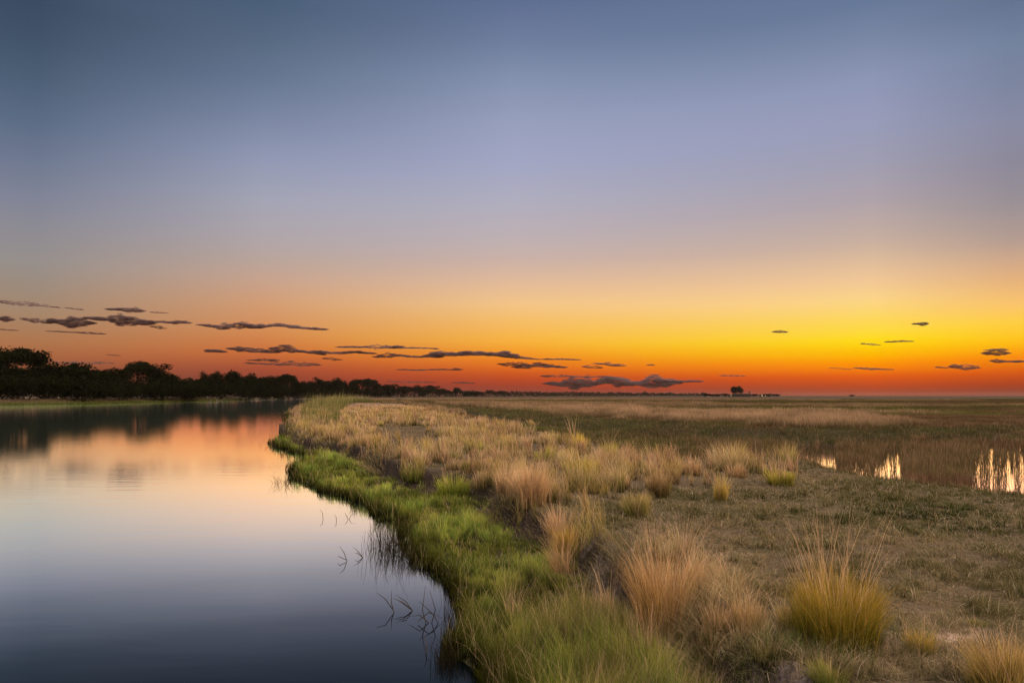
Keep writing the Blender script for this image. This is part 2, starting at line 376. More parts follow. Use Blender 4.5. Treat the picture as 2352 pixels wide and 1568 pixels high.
MW = water_mat('river_water', [(0.0, (.02,)*3), (0.50, (.05, .055, .055)), (0.62, (.07, .08, .083)), (0.655, (.125, .133, .135)), (0.70, (.26, .265, .26)), (0.758, (.66, .67, .655)), (0.818, (1.30, 1.36, 1.34)), (0.878, (1.65, 1.93, 2.0)), (1.0, (1.6, 1.95, 2.1))])  # low-angle tint exceeds a full mirror: extra brightness put into the reflection colour
def flat(name, x0, x1, y0, y1, z, mat, label, kind='structure'):
    me = bpy.data.meshes.new(name); me.from_pydata([(x0,y0,z),(x1,y0,z),(x1,y1,z),(x0,y1,z)], [], [(0,1,2,3)]); me.update()
    return tag(link(name, me, mat), kind=kind, label=label)
MW2 = water_mat('marsh_mirror', [(0.0, (.02,)*3), (0.62, (.11, .11, .11)), (0.758, (.50, .47, .55)), (0.85, (1.1, .90, 1.1)), (1.0, (1.0, .85, 1.0))], .06)  # tint slightly over full mirror at low angles, brightening put into the colour
flat('river_water', -260, 9.0, -60, 1000, 0.0, MW, 'still river mirroring the dusk sky')
flat('marsh_water', 9.01, 90, 8, 60, 0.0, MW2, 'shallow marsh water glinting between rushes')

# ------------------------------------------------------------------ blades
def blades(P, h, w, yaw, lean, lyaw, cb, cm, ct, segs=3, curl=2.0):
    n = len(P); ts = {2: [0, 0.55, 1], 3: [0, 0.33, 0.68, 1], 4: [0, 0.25, 0.5, 0.78, 1]}[segs]
    wx = np.cos(yaw)*0.5; wy = np.sin(yaw)*0.5; lx = np.cos(lyaw); ly = np.sin(lyaw)
    L = []; C = []
    for k, t in enumerate(ts):
        hz = h*t*(1 - 0.25*np.clip(lean, 0, 2)*t); of = lean*h*t**curl
        px = P[:, 0] + lx*of; py = P[:, 1] + ly*of; pz = P[:, 2] + hz
        if t < 0.5: cc = cb + (cm-cb)*(t/0.5)
        else: cc = cm + (ct-cm)*((t-0.5)/0.5)
        if k == len(ts)-1:
            L.append(np.stack([px, py, pz], 1)); C.append(cc)
        else:
            ww = w*(1-0.75*t)*(0.7 if k == 0 else 1)
            L.append(np.stack([px-wx*ww, py-wy*ww, pz], 1)); L.append(np.stack([px+wx*ww, py+wy*ww, pz], 1)); C += [cc, cc]
    m = len(L); V = np.stack(L, 1).reshape(-1, 3); Cc = np.stack(C, 1).reshape(-1, 3)
    b = (np.arange(n)*m)[:, None]
    q = [b + np.array([[2*k, 2*k+1, 2*k+3, 2*k+2]]) for k in range(segs-1)]
    t3 = b + np.array([[2*(segs-1), 2*(segs-1)+1, 2*segs]])
    return V, np.concatenate(q), t3, Cc
def blade_obj(name, parts, parent=None, origin=None):
    Vs, Qs, Ts, Cs = [], [], [], []; off = 0
    for V, q, t, C in parts:
        Vs.append(V); Qs.append(q+off); Ts.append(t+off); Cs.append(C); off += len(V)
    V = np.concatenate(Vs)
    if origin is not None: V = V - np.array(origin)
    me = np_mesh(name, V, [np.concatenate(Qs), np.concatenate(Ts)], np.concatenate(Cs))
    return link(name, me, MG, parent)
U = lambda n, a=0.0, b=1.0: rng.random(n)*(b-a)+a
def A3(c): return np.array(c, float)
def jit(c, n, s=0.18):      # vary one colour per blade
    return np.clip(A3(c)[None]*(1 + (rng.random((n, 1))-0.5)*2*s) * (1 + (rng.random((n, 3))-0.5)*s*0.5), 0, 0.9)
def mixa(a, b, f): f = np.asarray(f)[:, None]; return a*(1-f) + b*f

GREEN = (0.15, 0.24, 0.035); DGREEN = (0.055, 0.085, 0.02); YGREEN = (0.30, 0.31, 0.045); TAN = (0.66, 0.46, 0.30); GOLD = (0.62, 0.40, 0.10)
STRAW = (0.50, 0.37, 0.22); BROWN = (0.20, 0.13, 0.085); RUST = (0.26, 0.15, 0.09)

def clusters(x, y, cell):
    q = np.round(np.log2(np.maximum(y, 4)/8)*2)/2; c = cell*2**q
    wx = (fbm(x/c*.45+7, y/c*.45, 2)-.5)*c*2.2; wy = (fbm(x/c*.45, y/c*.45+33, 2)-.5)*c*2.2; x = x*.83 + y*.56 + wx; y = y*.83 - x*.2 + wy
    ix = np.floor(x/c).astype(np.int64); iy = np.floor(y/c).astype(np.int64); key = ix*73856093 ^ iy*19349663 ^ (q*2+20).astype(np.int64)*83492791
    def h(k):
        v = (key*(2*k+1)*2654435761 + k*40503) & 0xFFFFFFFF; v = ((v >> 15) ^ v)*2246822519 & 0xFFFFFFFF; return ((v >> 13) & 0xFFFF)/65535.0
    return x-(ix+.05+.9*h(1))*c, y-(iy+.05+.9*h(2))*c, h(3), h(4), h(5), h(6)
def tuft(i, cell, pull=.5, spread=1.0):
    # gathers the blades of each small cell into a tuft: position, height and tone factors, outward lean direction
    cx, cy, a, b, c, d = clusters(x_[i], y_[i], cell)
    # (cx, cy) is the offset from the cell's centre in a frame turned and bent against the ground axes; undo the turn
    ox = (cx - cy*.56/.83)*.9; oy = (cy + cx*.2)*1.05
    P = np.stack([x_[i]-ox*(1-pull), y_[i]-oy*(1-pull), z_[i]-0.01], 1)
    la = np.arctan2(oy, ox) + rng.normal(0, .6, len(i))*spread
    return P, .5+.95*a, (.55+.8*b)[:, None], la, c, d
NC = 3000000
t_ = U(NC, -0.80, 0.98); ld = U(NC, math.log(5.2), math.log(420)); y_ = np.exp(ld); x_ = t_*y_
z_, dw_, ds_, dm_, fs_ = height(x_, y_)
SX, SY = scr(x_, y_, z_)
u_ = rng.random(NC); n1_ = fbm(x_*0.7, y_*0.7, 3); n2_ = fbm(x_*2.1+9, y_*2.1, 3); n3_ = fbm(x_*0.18+5, y_*0.18, 3)
TALL = [(740,922),(690,940),(664,985),(676,1015),(720,1030),(790,1030),(850,1066),(900,1092),(1060,1110),(1150,1130),(1180,1200),(1260,1250),(1325,1300),(1365,1240),(1345,1180),(1380,1150),
        (1440,1118),(1560,1112),(1640,1122),(1740,1104),(1830,1098),(1832,1060),(1700,1064),(1560,1070),(1400,1048),(1250,1004),(1100,966),(1000,944),(920,926)]
FRONT = [(1395,1310),(1440,1275),(1520,1262),(1600,1290),(1650,1330),(1700,1370),(1790,1390),(1800,1460),(1700,1500),(1640,1568),(1480,1600),(1440,1500),(1420,1420)]
BARE = [(870,975),(980,985),(1020,1020),(1000,1045),(900,1030),(860,1000)]
JX = (fbm(x_*0.9+11, y_*0.9, 3)-.5)*np.clip(900/y_, 8, 70); JY = (fbm(x_*0.9, y_*0.9+31, 3)-.5)*np.clip(400/y_, 4, 40)
tall_ = inside(SX+JX, SY+JY, TALL); front_ = inside(SX+JX, SY+JY, FRONT); bare_ = inside(SX+JX, SY+JY, BARE)
nearside = ~fs_ & (z_ > -0.2)
shelf = nearside & (dw_ > -0.10 + .45*(fbm(x_*1.8, y_*1.8+60, 3)-.5) + .12*sst(14, 8, y_)) & (ds_ < 0.02) & (dm_ < 0)
plat = nearside & (ds_ >= 0.02) & (dm_ < 0.3) & (dw_ > 0)
wet = nearside & (dm_ > 0)
farp = plat & (y_ > 40)
print('candidates ready')

def sel(mask, frac): return np.where(mask & (u_ < frac))[0]
def pts(i): return np.stack([x_[i], y_[i], z_[i]-0.01], 1)
def wid(i, base, px=0.55): return np.maximum(base, px*y_[i]/683.0)

def stuff(name, parts, label, cat):
    return tag(blade_obj(name, parts), label, cat, kind='stuff')

# short grazed turf on the plateau
def noise_in(i, f, ox=0.0, oy=0.0, o=3): return fbm(x_[i]*f+ox, y_[i]*f+oy, o)
i = sel(plat & ~tall_ & ~farp, np.where(front_, 0.5, 1.0)); n = len(i)
cl = noise_in(i, 5.5, 3, 3, 3)                                     # small tufts and worn spots
f = .06 + .85*sst(0.44, 0.56, n1_[i]*0.40 + n3_[i]*0.35 + cl*0.25 + (rng.random(n)-0.5)*0.12 + .0) + .55*np.exp(-((x_[i]-6.5)/3.5)**2-((y_[i]-11.5)/2.6)**2)*(.3+1.4*n2_[i])
gr = sst(0.40, 0.6, noise_in(i, 0.5, 70, 2))[:, None]
cs = jit((0.40, 0.30, 0.17), n, 0.6)*(1-gr) + jit((0.27, 0.215, 0.13), n, 0.55)*gr
cg = mixa(cs, jit((0.092, 0.096, 0.032), n, 0.4), f)
br = rng.random(n) < 0.045; cg[br] = jit((0.75, 0.62, 0.48), int(br.sum()), .15)
hh = (0.026 + 0.070*sst(.40, .75, cl)*(.5+.5*fbm(x_[i]*.6, y_[i]*.6+90, 2)*2))*(1+0.4*f)*np.where(SY[i] > 1490, 1.9, 1.0)
keep = (cl > .36) | (rng.random(n) < .6)
lay = rng.random(n) < 0.40
lean = np.where(lay, U(n, 1.5, 5.0), U(n, 0.2, 1.3))
h_ = hh*np.where(lay, 0.55, 1)*U(n, .5, 1.5); w_ = wid(i, 0.0045, 0.46)*U(n, .6, 1.3)
A_ = [pts(i)[keep], h_[keep], w_[keep], U(n, 0, 6.3)[keep], lean[keep], U(n, 0, 6.3)[keep]]
P, hf, lf, la, c1_, c2_ = tuft(i, .09, .6); cg = cg*(.62+.38*lf); A_[0] = P[keep]; A_[1] = A_[1]*hf[keep]; A_[5] = la[keep]
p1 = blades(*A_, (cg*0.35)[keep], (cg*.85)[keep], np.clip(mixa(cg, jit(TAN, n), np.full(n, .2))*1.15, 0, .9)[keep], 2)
stuff('turf_grass', [p1], 'short grazed grey-green and straw turf covering the bank top', 'turf')
print('turf', n)

# lush green fringe on the low shelf
i = sel(shelf & (y_ < 120), np.where(y_ < 14, 0.62, 0.72)); n = len(i)
cl = noise_in(i, 2.6, 9, 1, 3); cl2 = noise_in(i, 7, 9, 1, 2)
brown = sst(0.46, 0.56, noise_in(i, 1.1, 31, 0))*sst(11.5, 8.0, y_[i])*sst(.2, .9, dw_[i])
hol = np.zeros(n)
for bx_, by_, s1, s2 in ((1235,1440,.45,.5), (1330,1500,.5,.3), (1180,1530,.25,.2)):
    wx_, wy_ = W(bx_, by_, .2); brown = np.maximum(brown, 1.2*np.exp(-(((x_[i]-wx_)/s1)**2 + ((y_[i]-wy_)/s2)**2))*(.6+.8*cl))
for bx_, by_, s1, s2 in ((1390,1375,.35,.55), (1200,1285,.55,.5), (1320,1330,.3,.3), (1000,1130,1.2,.6)):
    wx_, wy_ = W(bx_, by_, .2); hol = np.maximum(hol, np.exp(-(((x_[i]-wx_)/s1)**2 + ((y_[i]-wy_)/s2)**2)))
brown = np.clip(brown, 0, 1)
yg = sst(0.40, 0.60, noise_in(i, .8, 0, 12)*.6 + cl2*.4)
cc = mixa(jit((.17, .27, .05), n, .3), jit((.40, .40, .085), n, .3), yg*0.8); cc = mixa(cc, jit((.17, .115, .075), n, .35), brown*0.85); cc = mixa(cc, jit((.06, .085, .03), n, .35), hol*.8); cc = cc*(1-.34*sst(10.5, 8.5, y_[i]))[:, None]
cc = mixa(cc, jit((.075, .11, .035), n, .3), sst(.52, .62, cl)*.6); cc = mixa(cc, jit((.045, .045, .018), n, .4), sst(.30, -.05, dw_[i])*.85)  # last mix paints the shaded front of the water margin into the blades
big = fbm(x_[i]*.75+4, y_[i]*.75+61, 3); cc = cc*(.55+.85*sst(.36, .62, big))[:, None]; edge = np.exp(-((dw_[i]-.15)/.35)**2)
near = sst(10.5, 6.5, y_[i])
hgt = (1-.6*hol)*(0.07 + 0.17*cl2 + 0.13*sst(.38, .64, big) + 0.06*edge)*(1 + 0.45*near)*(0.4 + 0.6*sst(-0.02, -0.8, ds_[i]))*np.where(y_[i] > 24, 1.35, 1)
P, hf, lf, la, c1_, c2_ = tuft(i, .17, .62); cc = cc*(.25+.8*lf); mg = sst(.45, .0, dw_[i])[:, None]  # mg: painted shade of the water margin, strongest low on the blades
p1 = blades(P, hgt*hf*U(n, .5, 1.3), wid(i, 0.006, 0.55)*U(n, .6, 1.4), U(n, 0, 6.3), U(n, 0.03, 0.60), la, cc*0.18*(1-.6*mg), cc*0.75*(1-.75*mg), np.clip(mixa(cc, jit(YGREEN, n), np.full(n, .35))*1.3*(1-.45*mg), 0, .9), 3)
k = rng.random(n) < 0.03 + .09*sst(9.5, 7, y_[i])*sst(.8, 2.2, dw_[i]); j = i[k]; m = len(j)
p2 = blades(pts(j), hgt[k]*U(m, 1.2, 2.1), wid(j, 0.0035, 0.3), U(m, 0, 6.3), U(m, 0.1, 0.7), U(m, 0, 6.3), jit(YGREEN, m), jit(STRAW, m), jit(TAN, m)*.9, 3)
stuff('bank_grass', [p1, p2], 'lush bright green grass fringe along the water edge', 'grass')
print('shelf', n)

# tall dry grass of the bank crest
cf = fbm(x_*1.3+3, y_*1.3+8, 3); clump = sst(0.44, 0.60, cf)
i = sel(plat & tall_ & ~bare_ & (y_ < 130), 0.05 + 0.40*clump**1.5); n = len(i)
gold = sst(0.46, 0.60, noise_in(i, .7, 77, 0)); grn = sst(0.50, 0.60, noise_in(i, 1.3, 7, 50))
tip = mixa(jit((.76, .46, .29), n, .3), jit((0.60, 0.42, 0.12), n, .3), gold*0.8); mid = mixa(jit((0.40, 0.255, 0.145), n, .3), jit((.24, .25, .05), n, .3), np.clip(gold*0.4 + grn*0.7, 0, 1))
bas = mixa(jit((0.12, 0.09, 0.05), n, .3), jit((.04, .055, .016), n, .3), grn)
hgt = (0.14 + 0.44*clump[i])*U(n, .4, 1.25)
wind = noise_in(i, .9, 5, 5)*9 + rng.normal(0.2, .9, n)
P, hf, lf, la, c1_, c2_ = tuft(i, .26, .45); lf = .45+.6*lf
sel_g = (c1_ > .72)[:, None]; mid = np.where(sel_g, mid*.5+jit((.18,.20,.04), n)*.5, mid)
p1 = blades(P, hgt*hf, wid(i, 0.005, 0.46)*U(n, .6, 1.4), U(n, 0, 6.3), U(n, 0.05, 0.6), la, bas*lf*.4, mid*lf*.85, np.clip(tip*lf*1.2, 0, .92), 3)  # dark base deepened, tips lifted: shade of the gaps put into blade colour
k = (rng.random(n) < .09) & (clump[i] > .3); j = i[k]; m = len(j)
p1b = blades(pts(j), U(m, .35, .85), wid(j, 0.0038, 0.32), U(m, 0, 6.3), U(m, 0.05, 0.45), U(m, 0, 6.3), jit(BROWN, m), jit(TAN, m), jit((.75, .52, .36), m), 3)
i = sel(plat & front_ , 0.10 + 0.26*clump); n = len(i)
tip = jit((.70, .48, .31), n, .3); mid = mixa(jit((0.46, 0.32, 0.17), n, .3), jit((.22, .22, .05), n, .3), (rng.random(n) < .4)*.9); bas = mixa(jit((0.12, 0.09, 0.05), n), jit((.04, .05, .015), n), rng.random(n))
P, hf, lf, la, c1_, c2_ = tuft(i, .2, .4); lf = .45+.6*lf
p2 = blades(P, (0.10+0.32*clump[i])*hf*U(n, .4, 1.3), wid(i, 0.005, 0.42)*U(n, .5, 1.4), U(n, 0, 6.3), U(n, 0.1, 0.9), la, bas*lf*.4, mid*lf*.85, np.clip(tip*lf*1.2, 0, .92), 3)
# sparse long stalks everywhere on the bank
i = sel(plat & ~tall_ & ~front_ & (y_ < 30), 0.010 + 0.03*(SY > 1480)); n = len(i)
p3 = blades(pts(i), U(n, .06, .26), wid(i, 0.0028, 0.30), U(n, 0, 6.3), U(n, 0.1, 1.2), U(n, 0, 6.3), jit(BROWN, n), jit(STRAW, n), jit(TAN, n), 3)
i = sel(plat & (SY > 1470+JY*1.5) & (SX < 2150), 0.12*sst(.4, .6, n2_)); n = len(i)
p4 = blades(pts(i), U(n, .08, .30), wid(i, 0.0055, 0.4), U(n, 0, 6.3), U(n, 0.1, 0.9), U(n, 0, 6.3), jit((.04, .055, .016), n), jit((.12,.16,.05), n, .4), mixa(jit(GREEN, n, .4), jit(STRAW, n, .4), rng.random(n)*.7), 3)
i = sel(plat & bare_, 0.12*(n2_ > 0.48)); n = len(i)
p5 = blades(pts(i), U(n, .05, .20), wid(i, 0.004, 0.5), U(n, 0, 6.3), U(n, 0.2, 1), U(n, 0, 6.3), jit(BROWN, n)*.5, jit(BROWN, n)*1.3, jit(STRAW, n)*.8, 2)
# grass spilling over the scarp here and there
over = sst(0.44, 0.56, fbm(x_*0.55+21, y_*0.55+4, 3))
for bx_, by_ in ((1090,1165), (1150,1215), (1210,1245)):
    wx_, wy_ = W(bx_, by_, .3); over = over*(1-np.exp(-(((x_-wx_)/.8)**2 + ((y_-wy_)/.9)**2)))
i = sel(nearside & (ds_ > -0.25) & (ds_ < 0.35) & (dw_ > 0.4) & (dm_ < -1), 0.42*over); n = len(i)
p6 = blades(pts(i), U(n, .10, .42), wid(i, 0.005, 0.46), U(n, 0, 6.3), U(n, 0.3, 1.3), 3.4 + rng.normal(0, .8, n), jit((.08, .07, .035), n, .3), mixa(jit((.30, .22, .12), n, .3), jit((.14, .17, .04), n, .3), rng.random(n)), jit((.55, .40, .25), n, .3), 3)
stuff('dry_grass', [p1, p1b, p2, p3, p4, p5, p6], 'tall pink-tan dry grass growing along the bank crest', 'dry grass')
print('tall', n)

# rushes of the wet meadow
shX = [1700,1832,1865,1960,2100,2240,2352,2500]; shY = [1086,1092,1113,1129,1152,1178,1194,1210]
prX = [1820,1832,1850,1868,1885,1897,1915,1925,1950,1972,2000,2030,2050,2064,2074,2110,2150,2200,2230,2240,2300,2352,2500]
prY = [0, 44, 52, 30, 50, 78, 70, 10, 12, 40, 36, 44, 62, 72, 12, 14, 20, 20, 22, 92, 84, 90, 60]
hfx = fbm(SX*.05, SX*0+2, 2)*.55 + vnoise(SX*.30, SX*0+8)*.45
prof = np.interp(SX, prX, prY)*(.8+2.3*hfx)
up = np.interp(SX, shX, shY) - SY
gap = np.where((SX > 1822) & (up < prof), 1.0, 0.0)
gap = np.maximum(gap, .8*np.exp(-(((SX-1600)/20)**2 + ((SY-1034)/8)**2)))
gcl = sst(.42, .62, fbm(x_*4.5+1, y_*1.2+2, 3))
marshy = (z_ < 0.0)
thin = np.where(vnoise(SX*.33, SX*0+19) > .56, .22, .025)*np.where(rng.random(NC) < .5, 1, .5)
dens = np.where(marshy, 0.50*(1-gap) + thin*gap, 0.50)
wn = fbm(x_*0.05+3, y_*0.16+4, 4)*.6 + fbm(x_*.35, y_*.8+9, 3)*.4
grnw = np.maximum(sst(0.44, 0.60, wn), .9*sst(.45, .6, fbm(x_*.02+60, y_*.12+4, 3))*sst(26, 34, y_))
i = sel(wet & (y_ < 260), dens); n = len(i)
g = np.where(marshy[i], 0.55*grnw[i], np.clip(grnw[i], 0, 1))
lum = (0.40 + 0.85*noise_in(i, .5, 40, 3))[:, None]
lowc = jit((0.045, 0.048, 0.02), n, .3)
topc = mixa(jit((0.29, 0.165, 0.105), n, .4), jit((0.17, 0.175, 0.06), n, .35), g)*lum
hgt = np.where(marshy[i], 0.46, 0.26)*(0.6+0.8*n1_[i])*U(n, .45, 1.3)*(0.4 + 0.6*sst(-0.3, 1.5, dm_[i]))*(.7+.6*noise_in(i, 1.6, 4, 4))
P, hf, lf, la, c1_, c2_ = tuft(i, .13, .85); lowc = lowc*.7; topc = topc*(.5+.6*lf); hgt = hgt*(.6+.45*hf)
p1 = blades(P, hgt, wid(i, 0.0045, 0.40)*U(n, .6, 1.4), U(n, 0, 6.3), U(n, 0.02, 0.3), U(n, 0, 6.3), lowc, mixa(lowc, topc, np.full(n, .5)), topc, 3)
k = (rng.random(n) < 0.07); j = i[k]; m = len(j)
p2 = blades(P[k], hgt[k]*U(m, 1.0, 1.5), wid(j, 0.005, 0.42), U(m, 0, 6.3), U(m, 0.02, 0.25), U(m, 0, 6.3), jit((.08, .06, .03), m), jit(BROWN, m), jit((0.62, 0.40, 0.28), m, .35), 2)
stuff('rush_bed', [p1, p2], 'brown-tipped rushes standing in the wet meadow', 'rushes')
print('rush', n)

# tan and brown bands of the plain
i = sel(plat & farp & ~tall_, 0.9); n = len(i)
N2 = [W(X, Y, 0.45) for X, Y in ((1050,934),(1160,946),(1290,962),(1500,979),(1740,997),(1900,1000),(2080,992),(2110,982),(1900,970),(1600,955),(1450,944),(1250,934),(1100,927))]
xa = x_[i]; ya = y_[i]
wx_ = xa + (fbm(xa*.12, ya*.12, 3)-.5)*.16*ya; wy_ = ya + (fbm(xa*.10+50, ya*.05, 4)-.5)*.22*ya
tb = sdist(wx_, wy_, N2)
lumps = fbm(xa*.25+8, ya*.12, 3)
far2 = fbm(xa*0.010+8, ya*0.022, 4); far3 = fbm(xa*.03+70, ya*.05+3, 4)
tanb = sst(-1.5, 2.5, tb)*sst(.30, .5, lumps)
tanb = np.maximum(tanb, sst(.50, .58, far2)*(ya > 75)*.8)
edge_dark = np.exp(-((tb+1)/2.2)**2)
hgt = (0.20 + 0.50*tanb*(.5+.8*lumps) + .12*far3)*U(n, .5, 1.3)
brn = mixa(jit((0.19, 0.125, 0.075), n, .3), jit((0.14, 0.145, 0.045), n, .3), sst(.46, .54, far3))
tip = mixa(brn, jit((0.46, 0.31, 0.20), n, .25), tanb)*(0.7+.6*fbm(xa*.4, ya*.2+9, 2))[:, None]
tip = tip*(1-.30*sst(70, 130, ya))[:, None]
bas = mixa(jit((0.05, 0.045, 0.02), n), jit((0.08, 0.07, 0.03), n), tanb)
P, hf, lf, la, c1_, c2_ = tuft(i, .16, .75); tip = tip*(.5+.6*lf)
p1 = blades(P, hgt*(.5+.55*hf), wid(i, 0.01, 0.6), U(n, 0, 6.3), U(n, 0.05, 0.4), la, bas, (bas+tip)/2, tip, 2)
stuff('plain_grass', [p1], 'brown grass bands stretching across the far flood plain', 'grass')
print('plain', n)
i = sel(fs_ & (dw_ > -0.2) & (dw_ < 9) & (y_ < 420), 1.0); n = len(i)
if n:
    gc = mixa(jit((0.10, 0.12, 0.03), n), jit((.16, .12, .08), n), sst(2, 6, dw_[i]))
    p1 = blades(pts(i), U(n, .3, .9), wid(i, 0.02, 0.7), U(n, 0, 6.3), U(n, 0, .4), U(n, 0, 6.3), gc*.6, gc, gc, 2)
    stuff('shore_grass', [p1], 'low yellow-green grass along the foot of the far bank', 'grass')

# ------------------------------------------------------------------ single tussocks
def gz(x, y): return float(height(np.array([x]), np.array([y]))[0][0])
def tussock(X, Y, wpx, hpx, n, tipc, midc, basc, label, stalks=0, sh=1.5, name='grass_tussock', lean=0.35, tilt=(0, 0), bw=0.0035, group='single grass tussocks on the near bank', stc=(0.60, 0.40, 0.27)):
    sh_ = np.array([1.08, 1.03, .88]); tipc = tuple(np.minimum(.88, np.array(tipc)*sh_)); midc = tuple(np.array(midc)*sh_*.95); basc = tuple(np.array(basc)*.55); stc = tuple(np.minimum(.88, np.array(stc)*np.array([1.2, 1.2, 1.1])))  # base colour deepened, painting the shaded inside of the tussock
    x, y = W(X, Y, 0.5); z = gz(x, y); x, y = W(X, Y, z); z = gz(x, y) - 0.02
    R = wpx/F*y/2; H = hpx/F*y
    root = tag(empty(name, (x, y, z)), label, 'grass tussock', group)
    rb = R*0.55; n = int(n*0.62)
    nb_ = max(5, min(26, int(8 + n/110))); ba = U(nb_, 0, 6.283); br = np.sqrt(rng.random(nb_)); bh = (1.06-.22*br**2)*U(nb_, .72, 1.06); bcol = U(nb_, .5, 1.35)
    bi = rng.integers(0, nb_, n); a = ba[bi]; rr = br[bi]
    sp = rb*.26
    P = np.stack([rb*rr*np.cos(a) + rng.normal(0, sp, n), rb*rr*np.sin(a) + rng.normal(0, sp, n), np.zeros(n)], 1)
    h = H*bh[bi]*(.35 + .75*rng.random(n)**.8)
    le = (R-rb)/H*rr*1.1 + 0.03
    lx = np.cos(a)*le + rng.normal(0, .14, n) + tilt[0]; ly = np.sin(a)*le + rng.normal(0, .14, n) + tilt[1]
    le2 = np.hypot(lx, ly); la2 = np.arctan2(ly, lx)
    w = max(0.0052, 0.46*y/683)
    bc = bcol[bi][:, None]; dead = (rng.random(n) < .16)[:, None]
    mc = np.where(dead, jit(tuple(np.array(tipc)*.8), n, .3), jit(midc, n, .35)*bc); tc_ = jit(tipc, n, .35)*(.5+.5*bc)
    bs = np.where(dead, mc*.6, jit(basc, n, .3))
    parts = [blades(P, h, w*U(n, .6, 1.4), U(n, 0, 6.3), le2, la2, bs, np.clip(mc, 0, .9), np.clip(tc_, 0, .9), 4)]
    blade_obj('leaves', parts, root)
    if stalks:
        m = stalks; a = U(m, 0, 6.283); rr = np.sqrt(rng.random(m)); P = np.stack([rb*rr*np.cos(a), rb*rr*np.sin(a), np.zeros(m)], 1)
        w2 = max(0.0042, 0.42*y/683)
        hh = H*sh*U(m, .68, 1.08)
        c1 = jit(stc, m, .2)
        p = [blades(P, hh, w2*U(m, .6, 1.3), U(m, 0, 6.3), U(m, .0, .30)+rr*0.12, a+rng.normal(0, .8, m), c1*.4, c1, np.clip(c1*1.15, 0, .9), 4)]
        # seed heads: narrow tufts at the stalk ends
        k = max(3, m//2); q = []
        blade_obj('flower_stalks', p, root)
    return root
OL = (0.13, 0.15, 0.03)
T = tussock
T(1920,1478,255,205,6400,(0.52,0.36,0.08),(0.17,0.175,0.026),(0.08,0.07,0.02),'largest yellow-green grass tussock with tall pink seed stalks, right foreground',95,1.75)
T(2325,1600,215,160,3400,(0.60,0.42,0.22),(0.36,0.30,0.08),(0.12,0.12,0.03),'tan-tipped tussock cut by the bottom right corner',60,1.3)
T(1303,1290,75,98,2200,(0.72,0.46,0.16),(0.36,0.30,0.06),(0.12,0.11,0.03),'golden leaning tussock at the scarp edge beside the pale mud mound',30,1.3,tilt=(-.12,0))
T(1290,1330,60,110,320,(0.66,0.46,0.30),(0.5,0.33,0.18),(0.2,0.15,0.07),'thin tan spray of stalks just below the golden leaning tussock',24,1.15,name='grass_tuft',tilt=(-.3,0))
T(1463,1186,78,66,1500,(0.52,0.42,0.22),(0.20,0.20,0.06),(0.07,0.08,0.025),'round grey-green tussock alone on the turf behind the mud mound',14,1.25)
T(1515,1142,66,76,1300,(0.56,0.40,0.26),(0.26,0.20,0.08),(0.08,0.08,0.03),'dark-based brown tussock right of and behind the round grey-green one',14,1.2)
T(1655,1146,44,70,420,(0.62,0.48,0.24),(0.48,0.38,0.08),(0.26,0.2,0.04),'slim yellow fan-shaped tussock standing alone mid bank',18,1.35)
T(1792,1119,74,50,1500,(0.55,0.48,0.13),(0.34,0.32,0.06),(0.12,0.12,0.03),'yellow-green tussock beside the left end of the marsh glints',26,1.6)
T(1042,1104,82,68,1300,(0.50,0.50,0.12),(0.17,0.25,0.035),(0.06,0.09,0.02),'vivid green tussock above the dark eroded scarp',14,1.25)
T(950,1092,66,50,1000,(0.46,0.40,0.18),(0.14,0.18,0.035),(0.05,0.07,0.02),'dark green tussock left of the vivid green one',12,1.3)
T(1335,1092,105,62,1500,(0.60,0.50,0.12),(0.36,0.32,0.06),(0.13,0.12,0.03),'wide golden-green tussock in the dry grass behind the pink grass',18,1.4)
T(1250,1062,60,42,800,(0.52,0.44,0.14),(0.22,0.24,0.05),(0.08,0.09,0.03),'small olive tussock just left of the wide golden-green one',8,1.3)
T(1188,1084,50,40,700,(0.55,0.50,0.10),(0.32,0.33,0.05),(0.10,0.11,0.03),'low yellow tussock left of the small olive one',6,1.3)
T(1400,1050,46,50,700,(0.56,0.52,0.14),(0.34,0.34,0.07),(0.12,0.12,0.03),'pale yellow tussock at the meadow edge right of the tall stalks',14,1.6)
T(1325,1030,62,46,700,(0.62,0.48,0.12),(0.42,0.34,0.07),(0.13,0.12,0.03),'golden tussock with tall stalks on the meadow side of the crest',20,1.9)
T(1160,1022,56,34,600,(0.52,0.40,0.16),(0.25,0.24,0.06),(0.09,0.09,0.03),'brown-green tussock far back on the crest near the trampled patch',8,1.3)
T(1075,1000,52,30,500,(0.58,0.44,0.20),(0.28,0.26,0.07),(0.1,0.09,0.03),'tan tussock right of the trampled earth patch',6,1.3)
T(1110,1045,52,34,600,(0.50,0.45,0.14),(0.24,0.27,0.05),(0.09,0.1,0.03),'mid green tussock behind the vivid green one',8,1.3)
T(1590,1095,64,44,800,(0.68,0.48,0.32),(0.44,0.30,0.18),(0.16,0.12,0.06),'fluffy pink-tan tussock left of the slim yellow fan',20,1.3)
T(1690,1098,66,40,700,(0.68,0.48,0.32),(0.44,0.30,0.18),(0.16,0.12,0.06),'fluffy pink-tan tussock behind the slim yellow fan',22,1.4)
T(1425,1112,76,48,800,(0.66,0.46,0.30),(0.42,0.29,0.16),(0.15,0.12,0.06),'pink-tan tussock between the pink grass and brown tussock',14,1.3)
T(1165,1190,70,84,1200,(0.70,0.50,0.34),(0.50,0.35,0.22),(0.2,0.15,0.08),'left clump of the tall pink-tan grass over the scarp',34,1.25)
T(1225,1222,96,116,2200,(0.74,0.52,0.36),(0.54,0.36,0.22),(0.2,0.15,0.07),'tallest clump of pink-tan grass overhanging the scarp',60,1.2)
